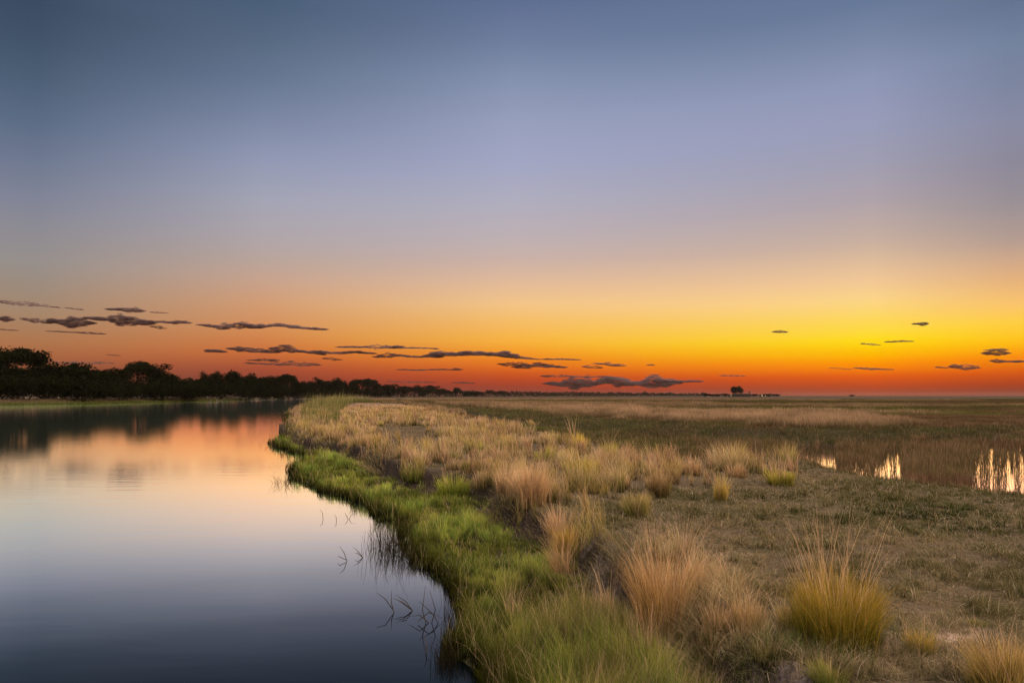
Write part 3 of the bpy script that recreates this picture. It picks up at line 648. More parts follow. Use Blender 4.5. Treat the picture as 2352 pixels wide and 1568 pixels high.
T(1285,1190,80,100,1400,(0.72,0.50,0.35),(0.52,0.35,0.22),(0.2,0.15,0.07),'pink-tan grass clump behind the golden leaning tussock',40,1.25)
T(1200,1150,90,70,1400,(0.70,0.50,0.34),(0.48,0.34,0.20),(0.2,0.15,0.08),'pink-tan grass clump at the back of the scarp-top stand',26,1.25)
T(1110,1120,76,50,900,(0.66,0.48,0.30),(0.36,0.30,0.14),(0.13,0.11,0.05),'tan clump at the left end of the dark eroded scarp',14,1.3)
T(1495,1370,120,120,1500,(0.70,0.46,0.28),(0.46,0.30,0.15),(0.14,0.11,0.05),'tan clump behind the big dry clump in the centre foreground',50,1.6)
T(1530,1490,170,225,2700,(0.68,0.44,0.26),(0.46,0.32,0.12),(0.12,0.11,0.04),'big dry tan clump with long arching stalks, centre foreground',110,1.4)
T(1600,1345,80,70,700,(0.66,0.46,0.30),(0.44,0.30,0.18),(0.15,0.12,0.06),'sparse pink clump with thin stalks above the bank path',44,1.9)
T(1715,1448,120,100,1500,(0.62,0.42,0.27),(0.30,0.24,0.09),(0.09,0.09,0.03),'dark-based tan clump left of the largest tussock',40,1.4)
T(1650,1420,80,70,800,(0.64,0.44,0.28),(0.34,0.26,0.12),(0.1,0.1,0.04),'small tan clump between the two big foreground tussocks',24,1.4)
T(1810,1440,70,80,800,(0.60,0.44,0.24),(0.30,0.27,0.07),(0.1,0.1,0.03),'narrow olive clump hugging the left side of the largest tussock',14,1.2)
T(2110,1500,90,62,1000,(0.58,0.42,0.16),(0.26,0.25,0.05),(0.08,0.09,0.03),'low spreading tussock right of the largest one',26,1.6)
T(1430,1560,90,110,900,(0.42,0.40,0.16),(0.18,0.22,0.05),(0.06,0.08,0.02),'green tuft with tan blades at the bottom centre edge',20,1.2)
T(1900,1585,100,80,900,(0.34,0.32,0.12),(0.16,0.20,0.05),(0.06,0.08,0.02),'loose green tuft below the largest tussock at bottom edge',8,1.2)
T(2240,1440,60,26,500,(0.30,0.30,0.10),(0.13,0.16,0.04),(0.05,0.07,0.02),'low dark green tuft on turf right of the largest tussock',6,1.5)
T(1345,1455,90,90,900,(0.44,0.33,0.16),(0.16,0.17,0.045),(0.05,0.05,0.02),'dark olive tuft in the green fringe left of the big dry clump',26,1.7)
T(1262,1500,80,80,700,(0.40,0.36,0.15),(0.17,0.19,0.045),(0.05,0.05,0.02),'loose olive tuft with dry stalks in the bottom of the green fringe',34,1.8)
T(1395,1420,60,80,420,(0.60,0.42,0.26),(0.36,0.25,0.13),(0.08,0.07,0.03),'sparse tan stalks leaning over the dark hollow beside the green fringe',26,1.6,tilt=(-.2,0))
T(1180,1440,60,60,420,(0.46,0.38,0.18),(0.22,0.22,0.05),(0.07,0.07,0.02),'small tuft of dry stalks in the middle of the near green fringe',26,2.0)
T(1480,1545,90,110,900,(0.56,0.40,0.24),(0.24,0.21,0.07),(0.06,0.06,0.02),'mixed green and tan clump in front of the big dry clump',40,1.6)
T(1650,1500,100,80,900,(0.52,0.38,0.22),(0.17,0.16,0.05),(0.05,0.05,0.02),'dark green-based clump at the foot of the dark-based tan one',26,1.5)
T(1760,1520,80,60,600,(0.40,0.32,0.18),(0.12,0.14,0.04),(0.04,0.045,0.018),'low dark green clump before the largest tussock',10,1.5)
T(1500,1100,60,42,700,(0.60,0.42,0.26),(0.17,0.17,0.05),(0.05,0.05,0.02),'dark-bottomed straw tussock behind the dark-based brown one',12,1.3)
T(1255,1110,70,44,800,(0.56,0.44,0.18),(0.17,0.18,0.045),(0.05,0.05,0.02),'olive tussock at the back edge of the pink-tan grass stand',12,1.3)
T(1080,1078,70,40,800,(0.52,0.40,0.16),(0.14,0.16,0.04),(0.045,0.05,0.02),'dark olive tussock behind and right of the vivid green one',10,1.3)
T(2110,990,40,18,400,(0.34,0.22,0.15),(0.2,0.14,0.08),(0.08,0.07,0.04),'dark round bush-like tuft at the right end of the tan band',0)
T(1225,978,44,20,400,(0.60,0.44,0.26),(0.40,0.30,0.14),(0.13,0.11,0.05),'far small tussock near the meadow edge behind the crest',0)
print('tussocks')

# ------------------------------------------------------------------ plants in the water
def reed_clump(Xs, n, hr, label, Xc, Yc, sx, sy, name='reed_clump', lean=.25, col=(0.03, 0.026, 0.014), w=0.005, z=-0.05, tip=None):
    x0, y0 = W(Xc, Yc); root = tag(empty(name, (x0, y0, 0)), label, 'reeds', 'reeds standing in the river margin')
    X = rng.normal(Xc, sx, n); Y = np.clip(rng.normal(Yc, sy, n), 915, 1700)
    d = CAMZ*F/(Y-HY); P = np.stack([(X-1176)/F*d - x0, d-y0, np.full(n, z)], 1)
    c1 = jit(col, n, .3)
    blade_obj('stems', [blades(P, U(n, *hr), np.maximum(w, .4*d/683), U(n, 0, 6.3), U(n, .02, lean*2), U(n, 0, 6.3), c1*.7, c1, jit(tip or col, n), 4, 1.6)], root)
    return root
reed_clump(0, 420, (.15, .58), 'dark thin reeds rising from open water beside the green fringe', 893, 1262, 26, 20)
reed_clump(0, 220, (.12, .42), 'second knot of dark reeds nearer the green fringe corner', 935, 1285, 18, 12)
reed_clump(0, 300, (.10, .34), 'dark reeds along the shore in the bottom foreground', 1040, 1440, 13, 40)
reed_clump(0, 260, (.12, .36), 'dark reed tuft in water at the bottom edge', 1022, 1520, 12, 14)
reed_clump(0, 110, (.15, .60), 'low dark plant jutting from the point into the river', 640, 1026, 16, 3, lean=.6)
reed_clump(0, 60, (.15, .50), 'wispy twigs in the water left of the green lobe', 655, 1108, 13, 5, lean=.7)
def stem(pts_, label, name='bent_reed', r=0.006):
    x0, y0 = W(*pts_[0][:2]); root = None
    mb = MB()
    for chain in pts_[1]:
        P = []
        for (X, Y, hz) in chain:
            d = y0 + 0.0*hz; bx = (X - 1176)/F*d
            P.append((bx, y0 + (hz*0.1), max(-0.03, CAMZ + (HY - Y)/F*d)))
        mb.tube(P, [r]*(len(P)-1) + [r*.35], 5)
    o = mb.build(name, M_DARKWOOD)
    tag(o, label, 'reed stem', 'single bent reeds in open water')
stem([(905,1405),[[(905,1405,0),(899,1385,0),(896,1360,1)],[(903,1400,0),(885,1375,0),(862,1365,1)]]], 'forked bent reed alone in open water, left of its neighbour')
stem([(948,1402),[[(948,1402,0),(930,1388,0),(908,1380,1)],[(946,1400,0),(925,1382,0),(900,1378,1)],[(947,1401,0),(932,1380,0),(905,1370,1)]]], 'fan of bent reed blades right of the forked one')
stem([(797,1288),[[(797,1288,0),(790,1268,0),(776,1256,1)],[(795,1285,0),(780,1278,0),(772,1280,1)]]], 'short bent reed in the mid river reflection')
stem([(833,1280),[[(833,1280,0),(825,1268,0),(808,1258,1)],[(832,1279,0),(822,1270,0),(812,1272,1)]]], 'short bent reed just left of the dark reed knot')
stem([(742,1190),[[(742,1190,0),(741,1178,0),(732,1170,1)]]], 'tiny hooked reed farthest out in the river')
stem([(773,1196),[[(773,1196,0),(772,1187,0),(765,1182,1)]]], 'tiny hooked reed right of the farthest one')
stem([(800,1192),[[(800,1192,0),(795,1183,0),(790,1178,1)],[(802,1192,0),(806,1184,0),(812,1180,1)]]], 'tiny split reed close to the shore')
stem([(985,1430),[[(985,1430,0),(965,1412,0),(938,1420,1)],[(990,1440,0),(1000,1400,0),(985,1360,1)],[(1010,1440,0),(995,1410,0),(960,1385,1)],[(980,1450,0),(970,1400,0),(975,1350,1)],[(960,1425,0),(985,1405,0),(1015,1425,1)]]], 'tangle of arching dark stems near the shore foreground')
stem([(978,1500),[[(978,1500,0),(980,1485,0),(972,1460,1)]]], 'single thin stem in water below the arching tangle')

# tall green reeds on the point, far side
X0, Y0 = 690, 985
x0, y0 = W(X0, Y0); root = tag(empty('reed_bed', (x0, y0, 0.2)), 'tall feathery green reeds on the point above the river bend', 'reeds')
n = 2600; a_ = rng.random(n); line = np.array(Wl([(664,1000),(668,965),(682,942),(708,928),(745,922)], .3))
seg = a_*(len(line)-1); k = np.minimum(seg.astype(int), len(line)-2); fr_ = (seg-k)[:, None]
q = line[k]*(1-fr_) + line[k+1]*fr_; q[:, 0] += U(n, 0.2, 1)*q[:, 1]/50*3.6
zz = height(q[:, 0], q[:, 1])[0]
P = np.stack([q[:, 0]-x0, q[:, 1]-y0, zz-0.2], 1)
cc = mixa(jit((.07, .105, .025), n, .4), jit((.26, .22, .10), n, .4), rng.random(n)**2)
blade_obj('stems', [blades(P, U(n, .5, 2.0)*(.6+.8*vnoise(q[:, 0]*.5, q[:, 1]*.3))*np.clip(q[:, 1]/70, .75, 1.3), np.maximum(.008, .4*q[:, 1]/683), U(n, 0, 6.3), U(n, .02, .22), U(n, 0, 6.3), cc*.5, cc, jit((.34, .30, .13), n), 3)], root)
# eroded root clod at the point
x0, y0 = W(654, 1003); P_ = []
mb = MB()
for k in range(16):
    b = np.array([x0+U(1,-.35,.6)[0], y0+U(1,-.6,.6)[0], -.1]); t = b + np.array([U(1,-.35,.3)[0], U(1,-.3,.3)[0], U(1,.35,1.25)[0]])
    m_ = (b+t)/2 + np.array([U(1,-.22,.22)[0], 0, U(1,-.1,.1)[0]]); mb.tube([b, m_, t], [.26, .2, .06], 7)
tag(mb.build('driftwood_stump', M_DARKWOOD, smooth_=True), 'dark clump of dead roots in the water at the reed point', 'roots')

# ------------------------------------------------------------------ trees
def make_tree_mesh(seed, H, R, flat_=0.55, base=0.30, lobes=14, nleaf=6500, leaf=0.36, top=1.0):
    r = random.Random(seed); rg = np.random.default_rng(seed)
    mb = MB(); ends = []
    def limb(p, d, L, rad, lvl):
        q = p; P = [p]; rr = [rad]
        for s in range(3):
            d = d + np.array([r.uniform(-.25, .25), r.uniform(-.25, .25), r.uniform(-.1, .16)]); d /= np.linalg.norm(d)
            q = q + d*L/3; P.append(q); rr.append(rad*(1-.2*(s+1)))
        mb.tube(P, rr, 6 if lvl < 2 else 4)
        if lvl >= 2: ends.append(q); return
        if lvl == 1: ends.append(q)
        for k in range(3 if lvl else 2):
            a = r.uniform(0, 6.283); sp = r.uniform(.5, 1.0)
            limb(q, np.array([math.cos(a)*sp, math.sin(a)*sp, r.uniform(.25, .8)])*1.0 + d*.35, L*r.uniform(.55, .75), rr[-1]*.7, lvl+1)
    th = H*base
    k0 = r.choice([2, 3, 3, 4])
    mb.tube([np.array([0, 0, -.4]), np.array([r.uniform(-.2, .2), 0, th*.5]), np.array([r.uniform(-.3, .3), r.uniform(-.2, .2), th])], [H*.035, H*.027, H*.024], 8)
    for k in range(k0):
        a = 6.283*k/k0 + r.uniform(-.4, .4)
        limb(np.array([0, 0, th*.95]), np.array([math.cos(a)*.9, math.sin(a)*.9, .75]), H*.30, H*.017, 0)
    # lobes
    C = []
    for k in range(lobes):
        a = r.uniform(0, 6.283); rr_ = math.sqrt(r.random())*R*.78
        zc = H*(base + .12 + (1-base-.2)*r.random()**.7*(1-.45*(rr_/R)**2))
        C.append((rr_*math.cos(a), rr_*math.sin(a), zc, R*r.uniform(.22, .42)))
    for e in ends: C.append((e[0], e[1], e[2], R*r.uniform(.14, .26)))
    C = np.array(C); C[:, 2] = np.minimum(C[:, 2], H*.93)
    w = C[:, 3]**2; idx = rg.choice(len(C), nleaf, p=w/w.sum())
    v = rg.normal(size=(nleaf, 3)); v /= np.linalg.norm(v, axis=1)[:, None]
    rad = rg.random(nleaf)**.45; rad *= 1 + .25*(rg.random(nleaf) < .12)
    p = C[idx, :3] + v*rad[:, None]*C[idx, 3][:, None]*np.array([1, 1, flat_])
    p[:, 2] = np.maximum(p[:, 2], .3)
    a1 = rg.normal(size=(nleaf, 3)); a1 /= np.linalg.norm(a1, axis=1)[:, None]
    b1 = np.cross(a1, rg.normal(size=(nleaf, 3))); b1 /= np.linalg.norm(b1, axis=1)[:, None]
    s = leaf*(.5 + rg.random(nleaf))[:, None]
    V = np.stack([p-a1*s, p-b1*s*.5, p+a1*s, p+b1*s*.6], 1).reshape(-1, 3)
    Q = (np.arange(nleaf)*4)[:, None] + np.arange(4)[None]
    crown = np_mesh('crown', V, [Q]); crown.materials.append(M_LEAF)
    tm = bpy.data.meshes.new('trunk'); tm.from_pydata(mb.v, [], mb.f); tm.update(); tm.materials.append(M_BARK)
    return tm, crown, H
PROT = [make_tree_mesh(1, 16, 9.5, .55, .34, 16), make_tree_mesh(2, 15, 7.5, .8, .18, 18), make_tree_mesh(3, 17, 8.5, .6, .30, 13, 3000),
        make_tree_mesh(4, 13, 8.0, .7, .12, 20), make_tree_mesh(5, 16, 7.0, .7, .26, 12, 2600), make_tree_mesh(6, 14, 10, .5, .30, 18),
        make_tree_mesh(7, 15, 6.5, .9, .14, 16), make_tree_mesh(31, 16, 8.0, .95, .26, 20, 6500, .50)]
BUSH = [make_tree_mesh(20+k, 6, 5.0+k, .75, .04, 14, 2400, .26) for k in range(3)]
protos = {}
def place_tree(kind, k, X, top, d, label, group, wpx=None, name='tree', base_z=1.5, cat='tree'):
    x = (X-1176)/F*d
    z = gz(x, d) - .1
    H = (CAMZ + (HY-top)/F*d - z)*1.07
    tm, cm, H0 = (PROT if kind == 't' else BUSH)[k]
    key = (kind, k)
    if key not in protos:
        root = empty(name); link('trunk', tm, None, root); link('crown', cm, None, root); protos[key] = root
    else: root = copy_tree(protos[key])
    s = max(.15, H/H0)
    bb = np.array([v.co[0] for v in cm.vertices[:800]]); wid0 = np.percentile(bb, 97)-np.percentile(bb, 3)
    sx = s if wpx is None else (wpx/F*d)/wid0
    root.location = (x, d, z); root.scale = (sx, sx, s); root.rotation_euler = (0, 0, random.uniform(0, 6.283))
    tag(root, label, cat, group); return root
def shore_depth(X):
    # the tree line stands on the far bank, running away down the river
    xs = [-60, 0, 200, 420, 600, 700, 800, 900, 1050, 1200, 1440, 1640]; ds = [208, 216, 240, 312, 440, 590, 740, 900, 1250, 1700, 2400, 2900]
    return float(np.interp(X, xs, ds))
G = 'trees along the far river bank'
big = [(42,797,80,0,'tallest broad spreading tree at the left edge of the far bank'),
 (-20,828,90,3,'dark tree cut by the left edge of the photo'),
 (100,838,80,1,'rounded dark tree right of the tallest spreading tree'),
 (150,834,90,3,'wide dark tree before the first dip in the tree line'),
 (195,840,80,5,'flat-topped dark tree, last before the first dip'),
 (222,868,40,6,'lower dark tree at the first dip of the tree line'),
 (272,848,44,6,'small round tree attached left of the umbrella-crowned tree'),
 (330,829,66,0,'umbrella-crowned tree standing above its neighbours with sky under it'),
 (375,856,56,5,'lower dark tree right of the umbrella-crowned tree'),
 (415,864,54,3,'low dark tree mid way to the second rise'),
 (455,866,48,1,'low round tree before the second rise'),
 (485,851,44,2,'airy-crowned tree with sky gaps at the second rise'),
 (520,850,48,1,'dense tree at the top of the second rise'),
 (552,856,44,3,'dense tree right of the second rise summit'),
 (582,862,40,5,'dark tree on the falling side of the second rise'),
 (612,868,34,6,'small round tree beside the dome-crowned one'),
 (655,859,46,0,'dome-crowned tree standing alone above the line'),
 (630,874,34,3,'low tree left of the dome-crowned tree'),
 (688,872,34,1,'low tree right of the dome-crowned tree'),
 (726,865,34,4,'small dome-crowned tree halfway along the bank'),
 (705,876,28,3,'low filler tree left of the small dome crown'),
 (752,876,30,6,'low filler tree right of the small dome crown'),
 (778,871,34,5,'wide tree left of the last tall group'),
 (805,872,30,1,'round tree left of the last tall group summit'),
 (832,869,38,0,'widest tree of the last tall group on the bank'),
 (860,874,30,4,'airy tree at the right of the last tall group'),
 (884,880,26,2,'thin airy tree against the red glow'),
 (908,882,24,3,'small tree right of the thin airy tree'),
 (932,887,16,6,'small knob-shaped tree left of two knobs'),
 (958,886,24,5,'low wide tree between the two knobs'),
 (991,884,24,0,'lone dark dome tree above the distant scrub'),
 (975,891,24,3,'low tree left of the lone dark dome'),
 (1018,893,30,5,'low tree right of the lone dark dome'),
 (1051,889,18,1,'small round tree second of the distant domes'),
 (1085,897,30,3,'low scrub tree right of the second distant dome'),
 (1124,894,14,2,'small sparse tree on the distant horizon beyond the second dome'),
 (1440,901,12,1,'tiny dark tree near the middle of the misty horizon'),
 (1150,898,24,5,'low scrub tree just past the small sparse one')]
for X, top, wp, k, lab in big:
    place_tree('t', k, X, top, shore_depth(X) + (8 if X < 700 else 0), lab, G, wp*1.15)
# filler row behind and bushes below, at the waterline
nb = 0
land = ['tallest spreading tree', 'first dip', 'umbrella-crowned tree', 'second rise', 'dome-crowned tree', 'last tall group']
for X in list(range(-40, 208, 27)) + list(range(262, 900, 24)):
    nb += 1
    d = shore_depth(X) - random.uniform(2, 7)
    top = HY - (HY - np.interp(X, [-60, 0, 100, 200, 240, 300, 420, 520, 600, 700, 900], [860, 862, 868, 872, 880, 872, 878, 874, 884, 887, 893])) * random.uniform(.8, 1.1)
    nearest = min([(abs(X-a), b) for a, b in ((42, land[0]), (238, land[1]), (330, land[2]), (520, land[3]), (655, land[4]), (832, land[5]))])[1]
    place_tree('b', nb % 3, X, top, d, f'dark bank bush near the {nearest}, {nb}{"st" if nb%10==1 and nb!=11 else "nd" if nb%10==2 and nb!=12 else "rd" if nb%10==3 and nb!=13 else "th"} from left', 'bushes at the foot of the far trees', 62*216/d+14, name='bush', cat='bush')
# far-off wood behind
def wood(name, Xs, d0, tops, n, label):
    X = U(n, Xs[0], Xs[-1]); top = np.interp(X, Xs, tops) + rng.normal(0, 1.2, n) + 2.0*(vnoise(X*.16, X*0+3)-.5)*2
    d = d0(X)*(1+U(n, 0, .06)); x = (X-1176)/F*d; H = CAMZ + (HY-top)/F*d
    z = U(n)**.8*H; p = np.stack([x, d, z], 1)
    a1 = rng.normal(size=(n, 3)); a1 /= np.linalg.norm(a1, axis=1)[:, None]; b1 = np.cross(a1, rng.normal(size=(n, 3))); b1 /= np.linalg.norm(b1, axis=1)[:, None]
    s = (.00075*d*(.6+rng.random(n)))[:, None]
    V = np.stack([p-a1*s, p-b1*s*.7, p+a1*s, p+b1*s*.7], 1).reshape(-1, 3)
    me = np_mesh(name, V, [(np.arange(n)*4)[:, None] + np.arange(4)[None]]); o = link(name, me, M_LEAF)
    return tag(o, label, 'woodland', kind='stuff')
wood('distant_woodland', [880,960,1060,1200,1400,1620], lambda X: np.interp(X, [880,1060,1440,1640], [950,1400,2600,3200]), [893,896,898,900,902,904], 14000, 'low misty line of scrub along the centre horizon')
wood('bank_thicket', [-60,100,200,238,270,420,600,750,900], lambda X: np.interp(X, [-60,0,200,420,600,700,800,900], [232,240,262,335,470,620,780,950]), [864,864,872,888,876,878,880,886,892], 26000, 'dense dark undergrowth filling between the far bank trees')

# driftwood on the far bank
def driftwood(X, Y, L, n, label, seed):
    r = random.Random(seed); x, y = W(X, Y, .6); y = min(y, 330); x = (X-1176)/F*y; z = gz(x, y)
    mb = MB()
    for k in range(n):
        a = r.uniform(0, 3.14); b = np.array([x+r.uniform(-L*.3, L*.3), y+r.uniform(-1, 1), z+r.uniform(0, .4)])
        t = b + np.array([math.cos(a)*L*r.uniform(.3, .6), r.uniform(-1, 1), abs(math.sin(a))*L*.35 + .2])
        m_ = (b+t)/2 + np.array([r.uniform(-.5, .5), 0, r.uniform(0, .6)]); mb.tube([b, m_, t], [.28, .2, .08], 6)
    tag(mb.build('driftwood', M_DEAD), label, 'driftwood', 'bleached driftwood on the far bank')
driftwood(268, 914, 9, 12, 'bleached tangle of branches below the umbrella-crowned tree', 1)
driftwood(315, 917, 7, 6, 'low fallen branch right of the bleached tangle', 2)
driftwood(130, 918, 7, 9, 'dark fallen branches under the wide tree at left', 3)
driftwood(40, 916, 8, 7, 'pale fallen logs below the tallest tree', 4)
driftwood(495, 914, 8, 6, 'fallen branch on the bank below the second rise', 5)

# ------------------------------------------------------------------ farmstead on the horizon
FD = 1300.0
def fx(X): return (X-1176)/F*FD
gz0 = 0.5
def fh(Y): return CAMZ + (HY-Y)/F*FD - gz0
r_ = tag(empty('farmhouse', (fx(1702), FD, gz0)), 'long low dark farm building under the lone horizon tree', 'building')
m_ = MB(); m_.box(-17, 17, -5, 5, 0, 3.6); m_.build('wall', M_WALL, r_)
m_ = MB(); m_.prism(-18, 18, -6.5, 6.5, 3.6, 6.4, 4); m_.build('roof', M_THATCH, r_)
for k in (-12, -5, 4, 12):
    m_ = MB(); m_.box(k-.8, k+.8, -5.12, -5.0, 1.1, 2.3); m_.build('window', M_STEEL, r_)
m_ = MB(); m_.box(-.6, .6, -5.15, -5.0, 0, 2.2); m_.build('door', M_DARKWOOD, r_)
def hut(X, w, label, wall=M_WALL):
    r = tag(empty('hut', (fx(X), FD-8, gz0)), label, 'hut', 'huts around the farm building')
    a = MB(); a.cone(0, 0, 0, w*.36, 2.6, w*.36, 14); a.build('wall', wall, r)
    a = MB(); a.cone(0, 0, 2.5, w*.56, 5.0, .15, 14); a.build('roof', M_THATCH, r)
    a = MB(); a.box(-.5, .5, -w*.36-.08, -w*.36+.3, 0, 2.0); a.build('door', M_DARKWOOD, r)
hut(1673, 8, 'dark thatched hut left of the farm building by a lamp')
hut(1744, 7, 'dark thatched hut behind the brightest yellow lamp')
hut(1768, 6, 'small pale hut near the right end of the farm', M_WHITEWALL)
hut(1655, 6, 'small pale hut near the left end of the farm', M_WHITEWALL)
r_ = tag(empty('water_tank_stand', (fx(1721), FD-2, gz0)), 'square black water tank on a stand beside the farm tree', 'water tank')
m_ = MB(); m_.box(-1.5, 1.5, -1.5, 1.5, 7.0, 9.8); m_.build('tank', M_STEEL, r_)
for sx in (-1.2, 1.2):
    for sy in (-1.2, 1.2):
        m_ = MB(); m_.box(sx-.15, sx+.15, sy-.15, sy+.15, 0, 7.0); m_.build('leg', M_STEEL, r_)
def lamp(X, label, s=1.0, h=1.8):
    r = tag(empty('yard_lamp', (fx(X), FD-14, gz0)), label, 'lamp', 'lit yard lamps at the farm'); s *= .75
    a = MB(); a.cone(0, 0, 0, .12, h, .09, 8); a.build('post', M_STEEL, r)
    a = MB(); a.cone(0, 0, h, .35*s, h+.9*s, .5*s, 10); a.build('bulb', M_LAMP, r)
    a = MB(); a.cone(0, 0, h+.9*s, .7*s, h+1.25*s, .1*s, 10); a.build('shade', M_STEEL, r)
lamp(1674, 'glowing lamp at the left thatched hut', 1.2); lamp(1744, 'brightest yellow lamp right of the water tank', 1.5); lamp(1752, 'small lamp just right of the brightest one', 1.0)
t = place_tree('t', 7, 1694, 887, FD+10, 'lone domed tree rising over the farm building on the horizon', 'farm trees', 26)
for q, (X, top, w) in enumerate([(1621,902.5,16),(1634,904.5,20),(1647,904.5,16),(1664,903.5,16),(1733,904,20),(1758,904.5,18),(1774,904.5,18),(1785,904,14)]):
    place_tree('b', q % 3, X, top, FD+4, 'dark round farm hedge bush, %s from the left' % ['first','second','third','fourth','fifth','sixth','seventh','eighth'][q], 'bushes around the farm', w, name='bush', cat='bush')
place_tree('b', 1, 1957, 906, 1300, 'tiny lone bush on the bare horizon right of the farm', 'farm trees', 12, name='bush', cat='bush')

# ------------------------------------------------------------------ clouds (about 9 km off)
_s = []
def ico():
    import bmesh
    bm = bmesh.new(); bmesh.ops.create_icosphere(bm, subdivisions=2, radius=1); v = np.array([p.co[:] for p in bm.verts]); f = np.array([[q.index for q in p.verts] for p in bm.faces]); bm.free(); return v, f
IV, IF = ico()
def cloud(x0, y0, x1, y1, th, label, n=90, D=9000):
    Ls = math.hypot(x1-x0, y1-y0); m = max(8, int(Ls/5)); n = int(40 + Ls*th/5.0); sd = x0*.37 + y0
    t = np.concatenate([np.linspace(0, 1, m), rng.random(n)]); n += m
    en = np.sin(np.pi*np.clip(t, 0, 1))**.45
    body = sst(.30, .72, vnoise(t*Ls/45+sd, t*0+y0))
    top = en*(.34 + .62*body)*(.45 + 1.1*vnoise(t*Ls/9+sd, t*0+3)); bot = en*(.22 + .40*body)*(.4 + 1.2*vnoise(t*Ls/14+sd, t*0+40))
    wav = (vnoise(t*Ls/50+y0, t*0+x0)-.5)*th*.45
    r = rng.random(n)*2-1; r = np.sign(r)*np.abs(r)**.8
    X = x0+(x1-x0)*t; Y = y0+(y1-y0)*t + wav - np.where(r > 0, r*top, r*bot)*th*.62
    base_h = min(1.7, .35 + th*.07)
    hpx = base_h*U(n, .5, 1.5); wpx = hpx*U(n, 2.2, 6.5)
    Y[:m] = (y0+(y1-y0)*t + wav)[:m]; hpx[:m] = base_h*(.5+.7*en[:m]); wpx[:m] = Ls/m*1.1 + 1
    dd = D + U(n, -1, 1)*Ls/F*D*.15*en
    c_ = np.stack([(X-1176)/F*dd, dd, CAMZ+(HY-Y)/F*dd], 1)
    o0 = c_.mean(0)
    nv = len(IV); sz = np.stack([wpx, wpx*.8, hpx], 1)/F*dd[:, None]
    v = IV[None]*(1 + (rng.random((n, nv, 1))-.5)*.2); V = (c_-o0)[:, None] + v*sz[:, None]
    Fc = (IF[None] + (np.arange(n)*nv)[:, None, None]).reshape(-1, 3)
    me = np_mesh('cloud', V.reshape(-1, 3), [Fc], None, True)
    o = link('cloud', me, M_CLOUD, None, tuple(o0)); tag(o, label, 'cloud', 'dark cloud streaks over the horizon')
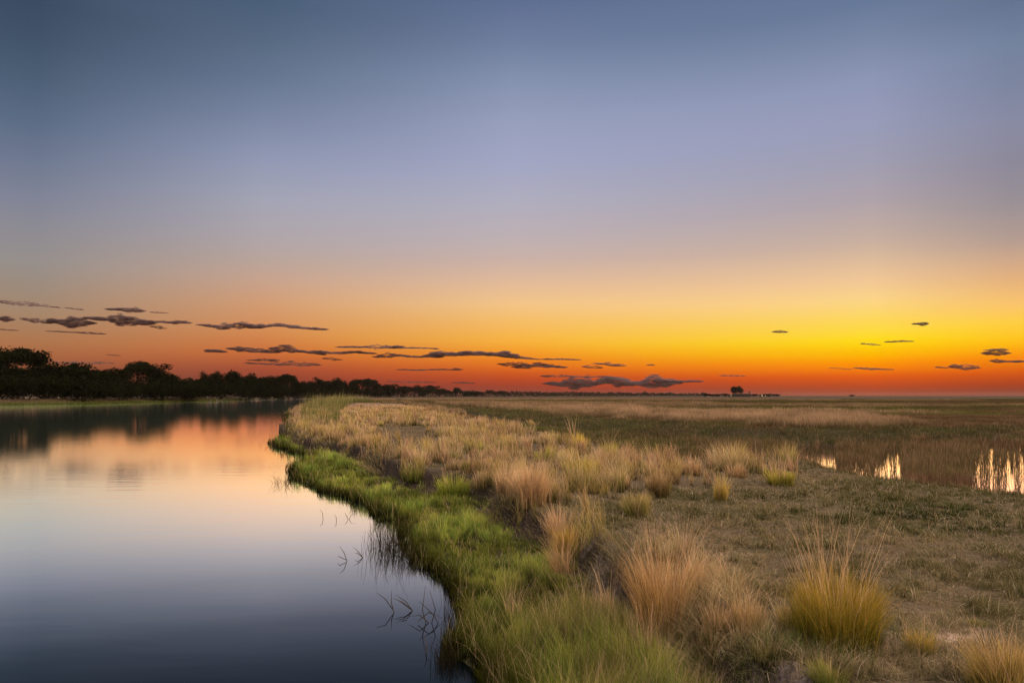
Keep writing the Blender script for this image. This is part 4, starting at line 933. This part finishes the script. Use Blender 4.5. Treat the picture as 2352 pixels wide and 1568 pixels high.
CL = [
 (-30,690,135,706,7,'highest thin cloud streak at the left edge',50),(150,706,190,711,4,'small wisp right of the highest left streak',20),
 (245,709,330,717,12,'short cloud above the long left bank',60),(345,716,385,719,4,'thin tail right of the short upper cloud',16),
 (-30,730,28,735,12,'cloud fragment at the left edge, second row',40),(45,730,120,742,8,'ragged thin cloud left of the dark lump',60),
 (112,740,212,744,17,'thick dark lump in the left cloud row',100),(195,728,350,740,18,'long dark cloud in the middle of the left row',120),(330,738,435,742,11,'tapering cloud continuing the left row',80),
 (455,748,600,752,12,'dark streak between the left row and the orange sky',80),(540,744,750,756,13,'long pointed streak ending the left row',130),
 (0,755,40,759,5,'faint low fragment at far left',20),(110,759,240,766,6,'low thin streak under the dark lump',50),(345,748,382,753,5,'small shred under the tapering cloud',16),
 (95,830,260,834,5,'faint flat streak just above the left trees',40),(245,814,275,816,4,'tiny shred above the first dip of the trees',12),
 (474,804,514,806,13,'small heart-shaped cloud left of the middle row',40),(525,802,640,808,12,'lumpy cloud starting the middle row',90),(620,802,745,814,13,'lumpy cloud in the middle row',110),(720,808,860,812,12,'dense dark cloud ending the middle row',110),
 (775,795,925,796,10,'smooth upper streak over the orange glow',90),(880,797,1005,802,7,'thin tail of the smooth upper streak',50),
 (858,818,1010,817,10,'flat left part of the largest central cloud',90),(980,814,1190,819,18,'largest humped central cloud',170),(1170,821,1240,826,8,'ragged right tail of the central cloud',50),(1245,824,1330,827,7,'small streak right of the central cloud',50),
 (570,826,640,829,7,'short streak under the middle row',40),(565,835,735,838,8,'flat streak low under the middle row',80),(740,824,785,826,5,'tiny pair of shreds under the dense cloud',20),
 (910,848,1060,849,7,'thin flat streak low above the red horizon centre',70),(1145,836,1215,838,8,'small ragged cloud low centre',40),(1180,842,1300,845,11,'ragged low cloud right of centre',80),(1225,835,1275,839,8,'wisp above the ragged low cloud',36),(1340,842,1382,844,6,'small fragment in the low centre group',20),(1365,835,1435,841,8,'dark wedge-shaped cloud right of the low group',50),
 (1245,864,1400,866,7,'thin upper edge streak of the broad low bank',70),(1255,878,1560,879,26,'broad smoky cloud bank low over the horizon',220),(1500,874,1612,877,11,'right arm of the broad smoky bank',80),
 (1040,878,1090,879,6,'faint streak above the distant domes',30),(890,876,1000,878,5,'faint red-brown streak near the tree line end',36),
 (1776,761,1806,762,6,'small isolated cloud high over the farm',24),(2098,744,2130,745,9,'small peaked cloud highest at the right',24),(2034,784,2096,785,7,'flat dark streak right of the farm sky',36),(1975,789,2020,791,4,'faint shred left of the flat dark streak',14),
 (1960,847,2050,847,7,'low flat streak over the right plain',50),(1905,845,1955,847,3,'thin tail left of the low flat streak',16),(2150,843,2175,845,6,'small cloud beside the winged one at right',16),(2180,843,2250,843,9,'winged cloud low at the right',50),
 (2258,812,2318,813,10,'dark cloud near the right edge under two dots',44),(2262,803,2312,803,6,'two tiny dots of cloud near the right edge',14),(2275,829,2370,828,9,'dark streak leaving the right edge',60),(1655,863,1710,863,4,'faint shred left above the farm',16),(1486,837,1502,838,3,'speck of cloud right of the wedge-shaped one',10)]
for x0, y0, x1, y1, th, lab, n in CL: cloud(x0, y0, x1, y1, th*1.15, lab, n)

# ------------------------------------------------------------------ air
hz = MB(); hz.box(-7300, 7300, -7300, 7300, -2.5, 26)
ho = hz.build('haze', None)
mh = bpy.data.materials.new('haze_air'); mh.use_nodes = True; nt = mh.node_tree; nt.nodes.clear()
pv = N(nt, 'ShaderNodeVolumePrincipled'); pv.inputs['Density'].default_value = 0.00002; pv.inputs['Color'].default_value = (0.8, 0.7, 0.65, 1)
o_ = N(nt, 'ShaderNodeOutputMaterial'); nt.links.new(pv.outputs[0], o_.inputs['Volume'])
ho.data.materials.append(mh); tag(ho, kind='stuff', label='thin evening haze over the flood plain')
print('done')
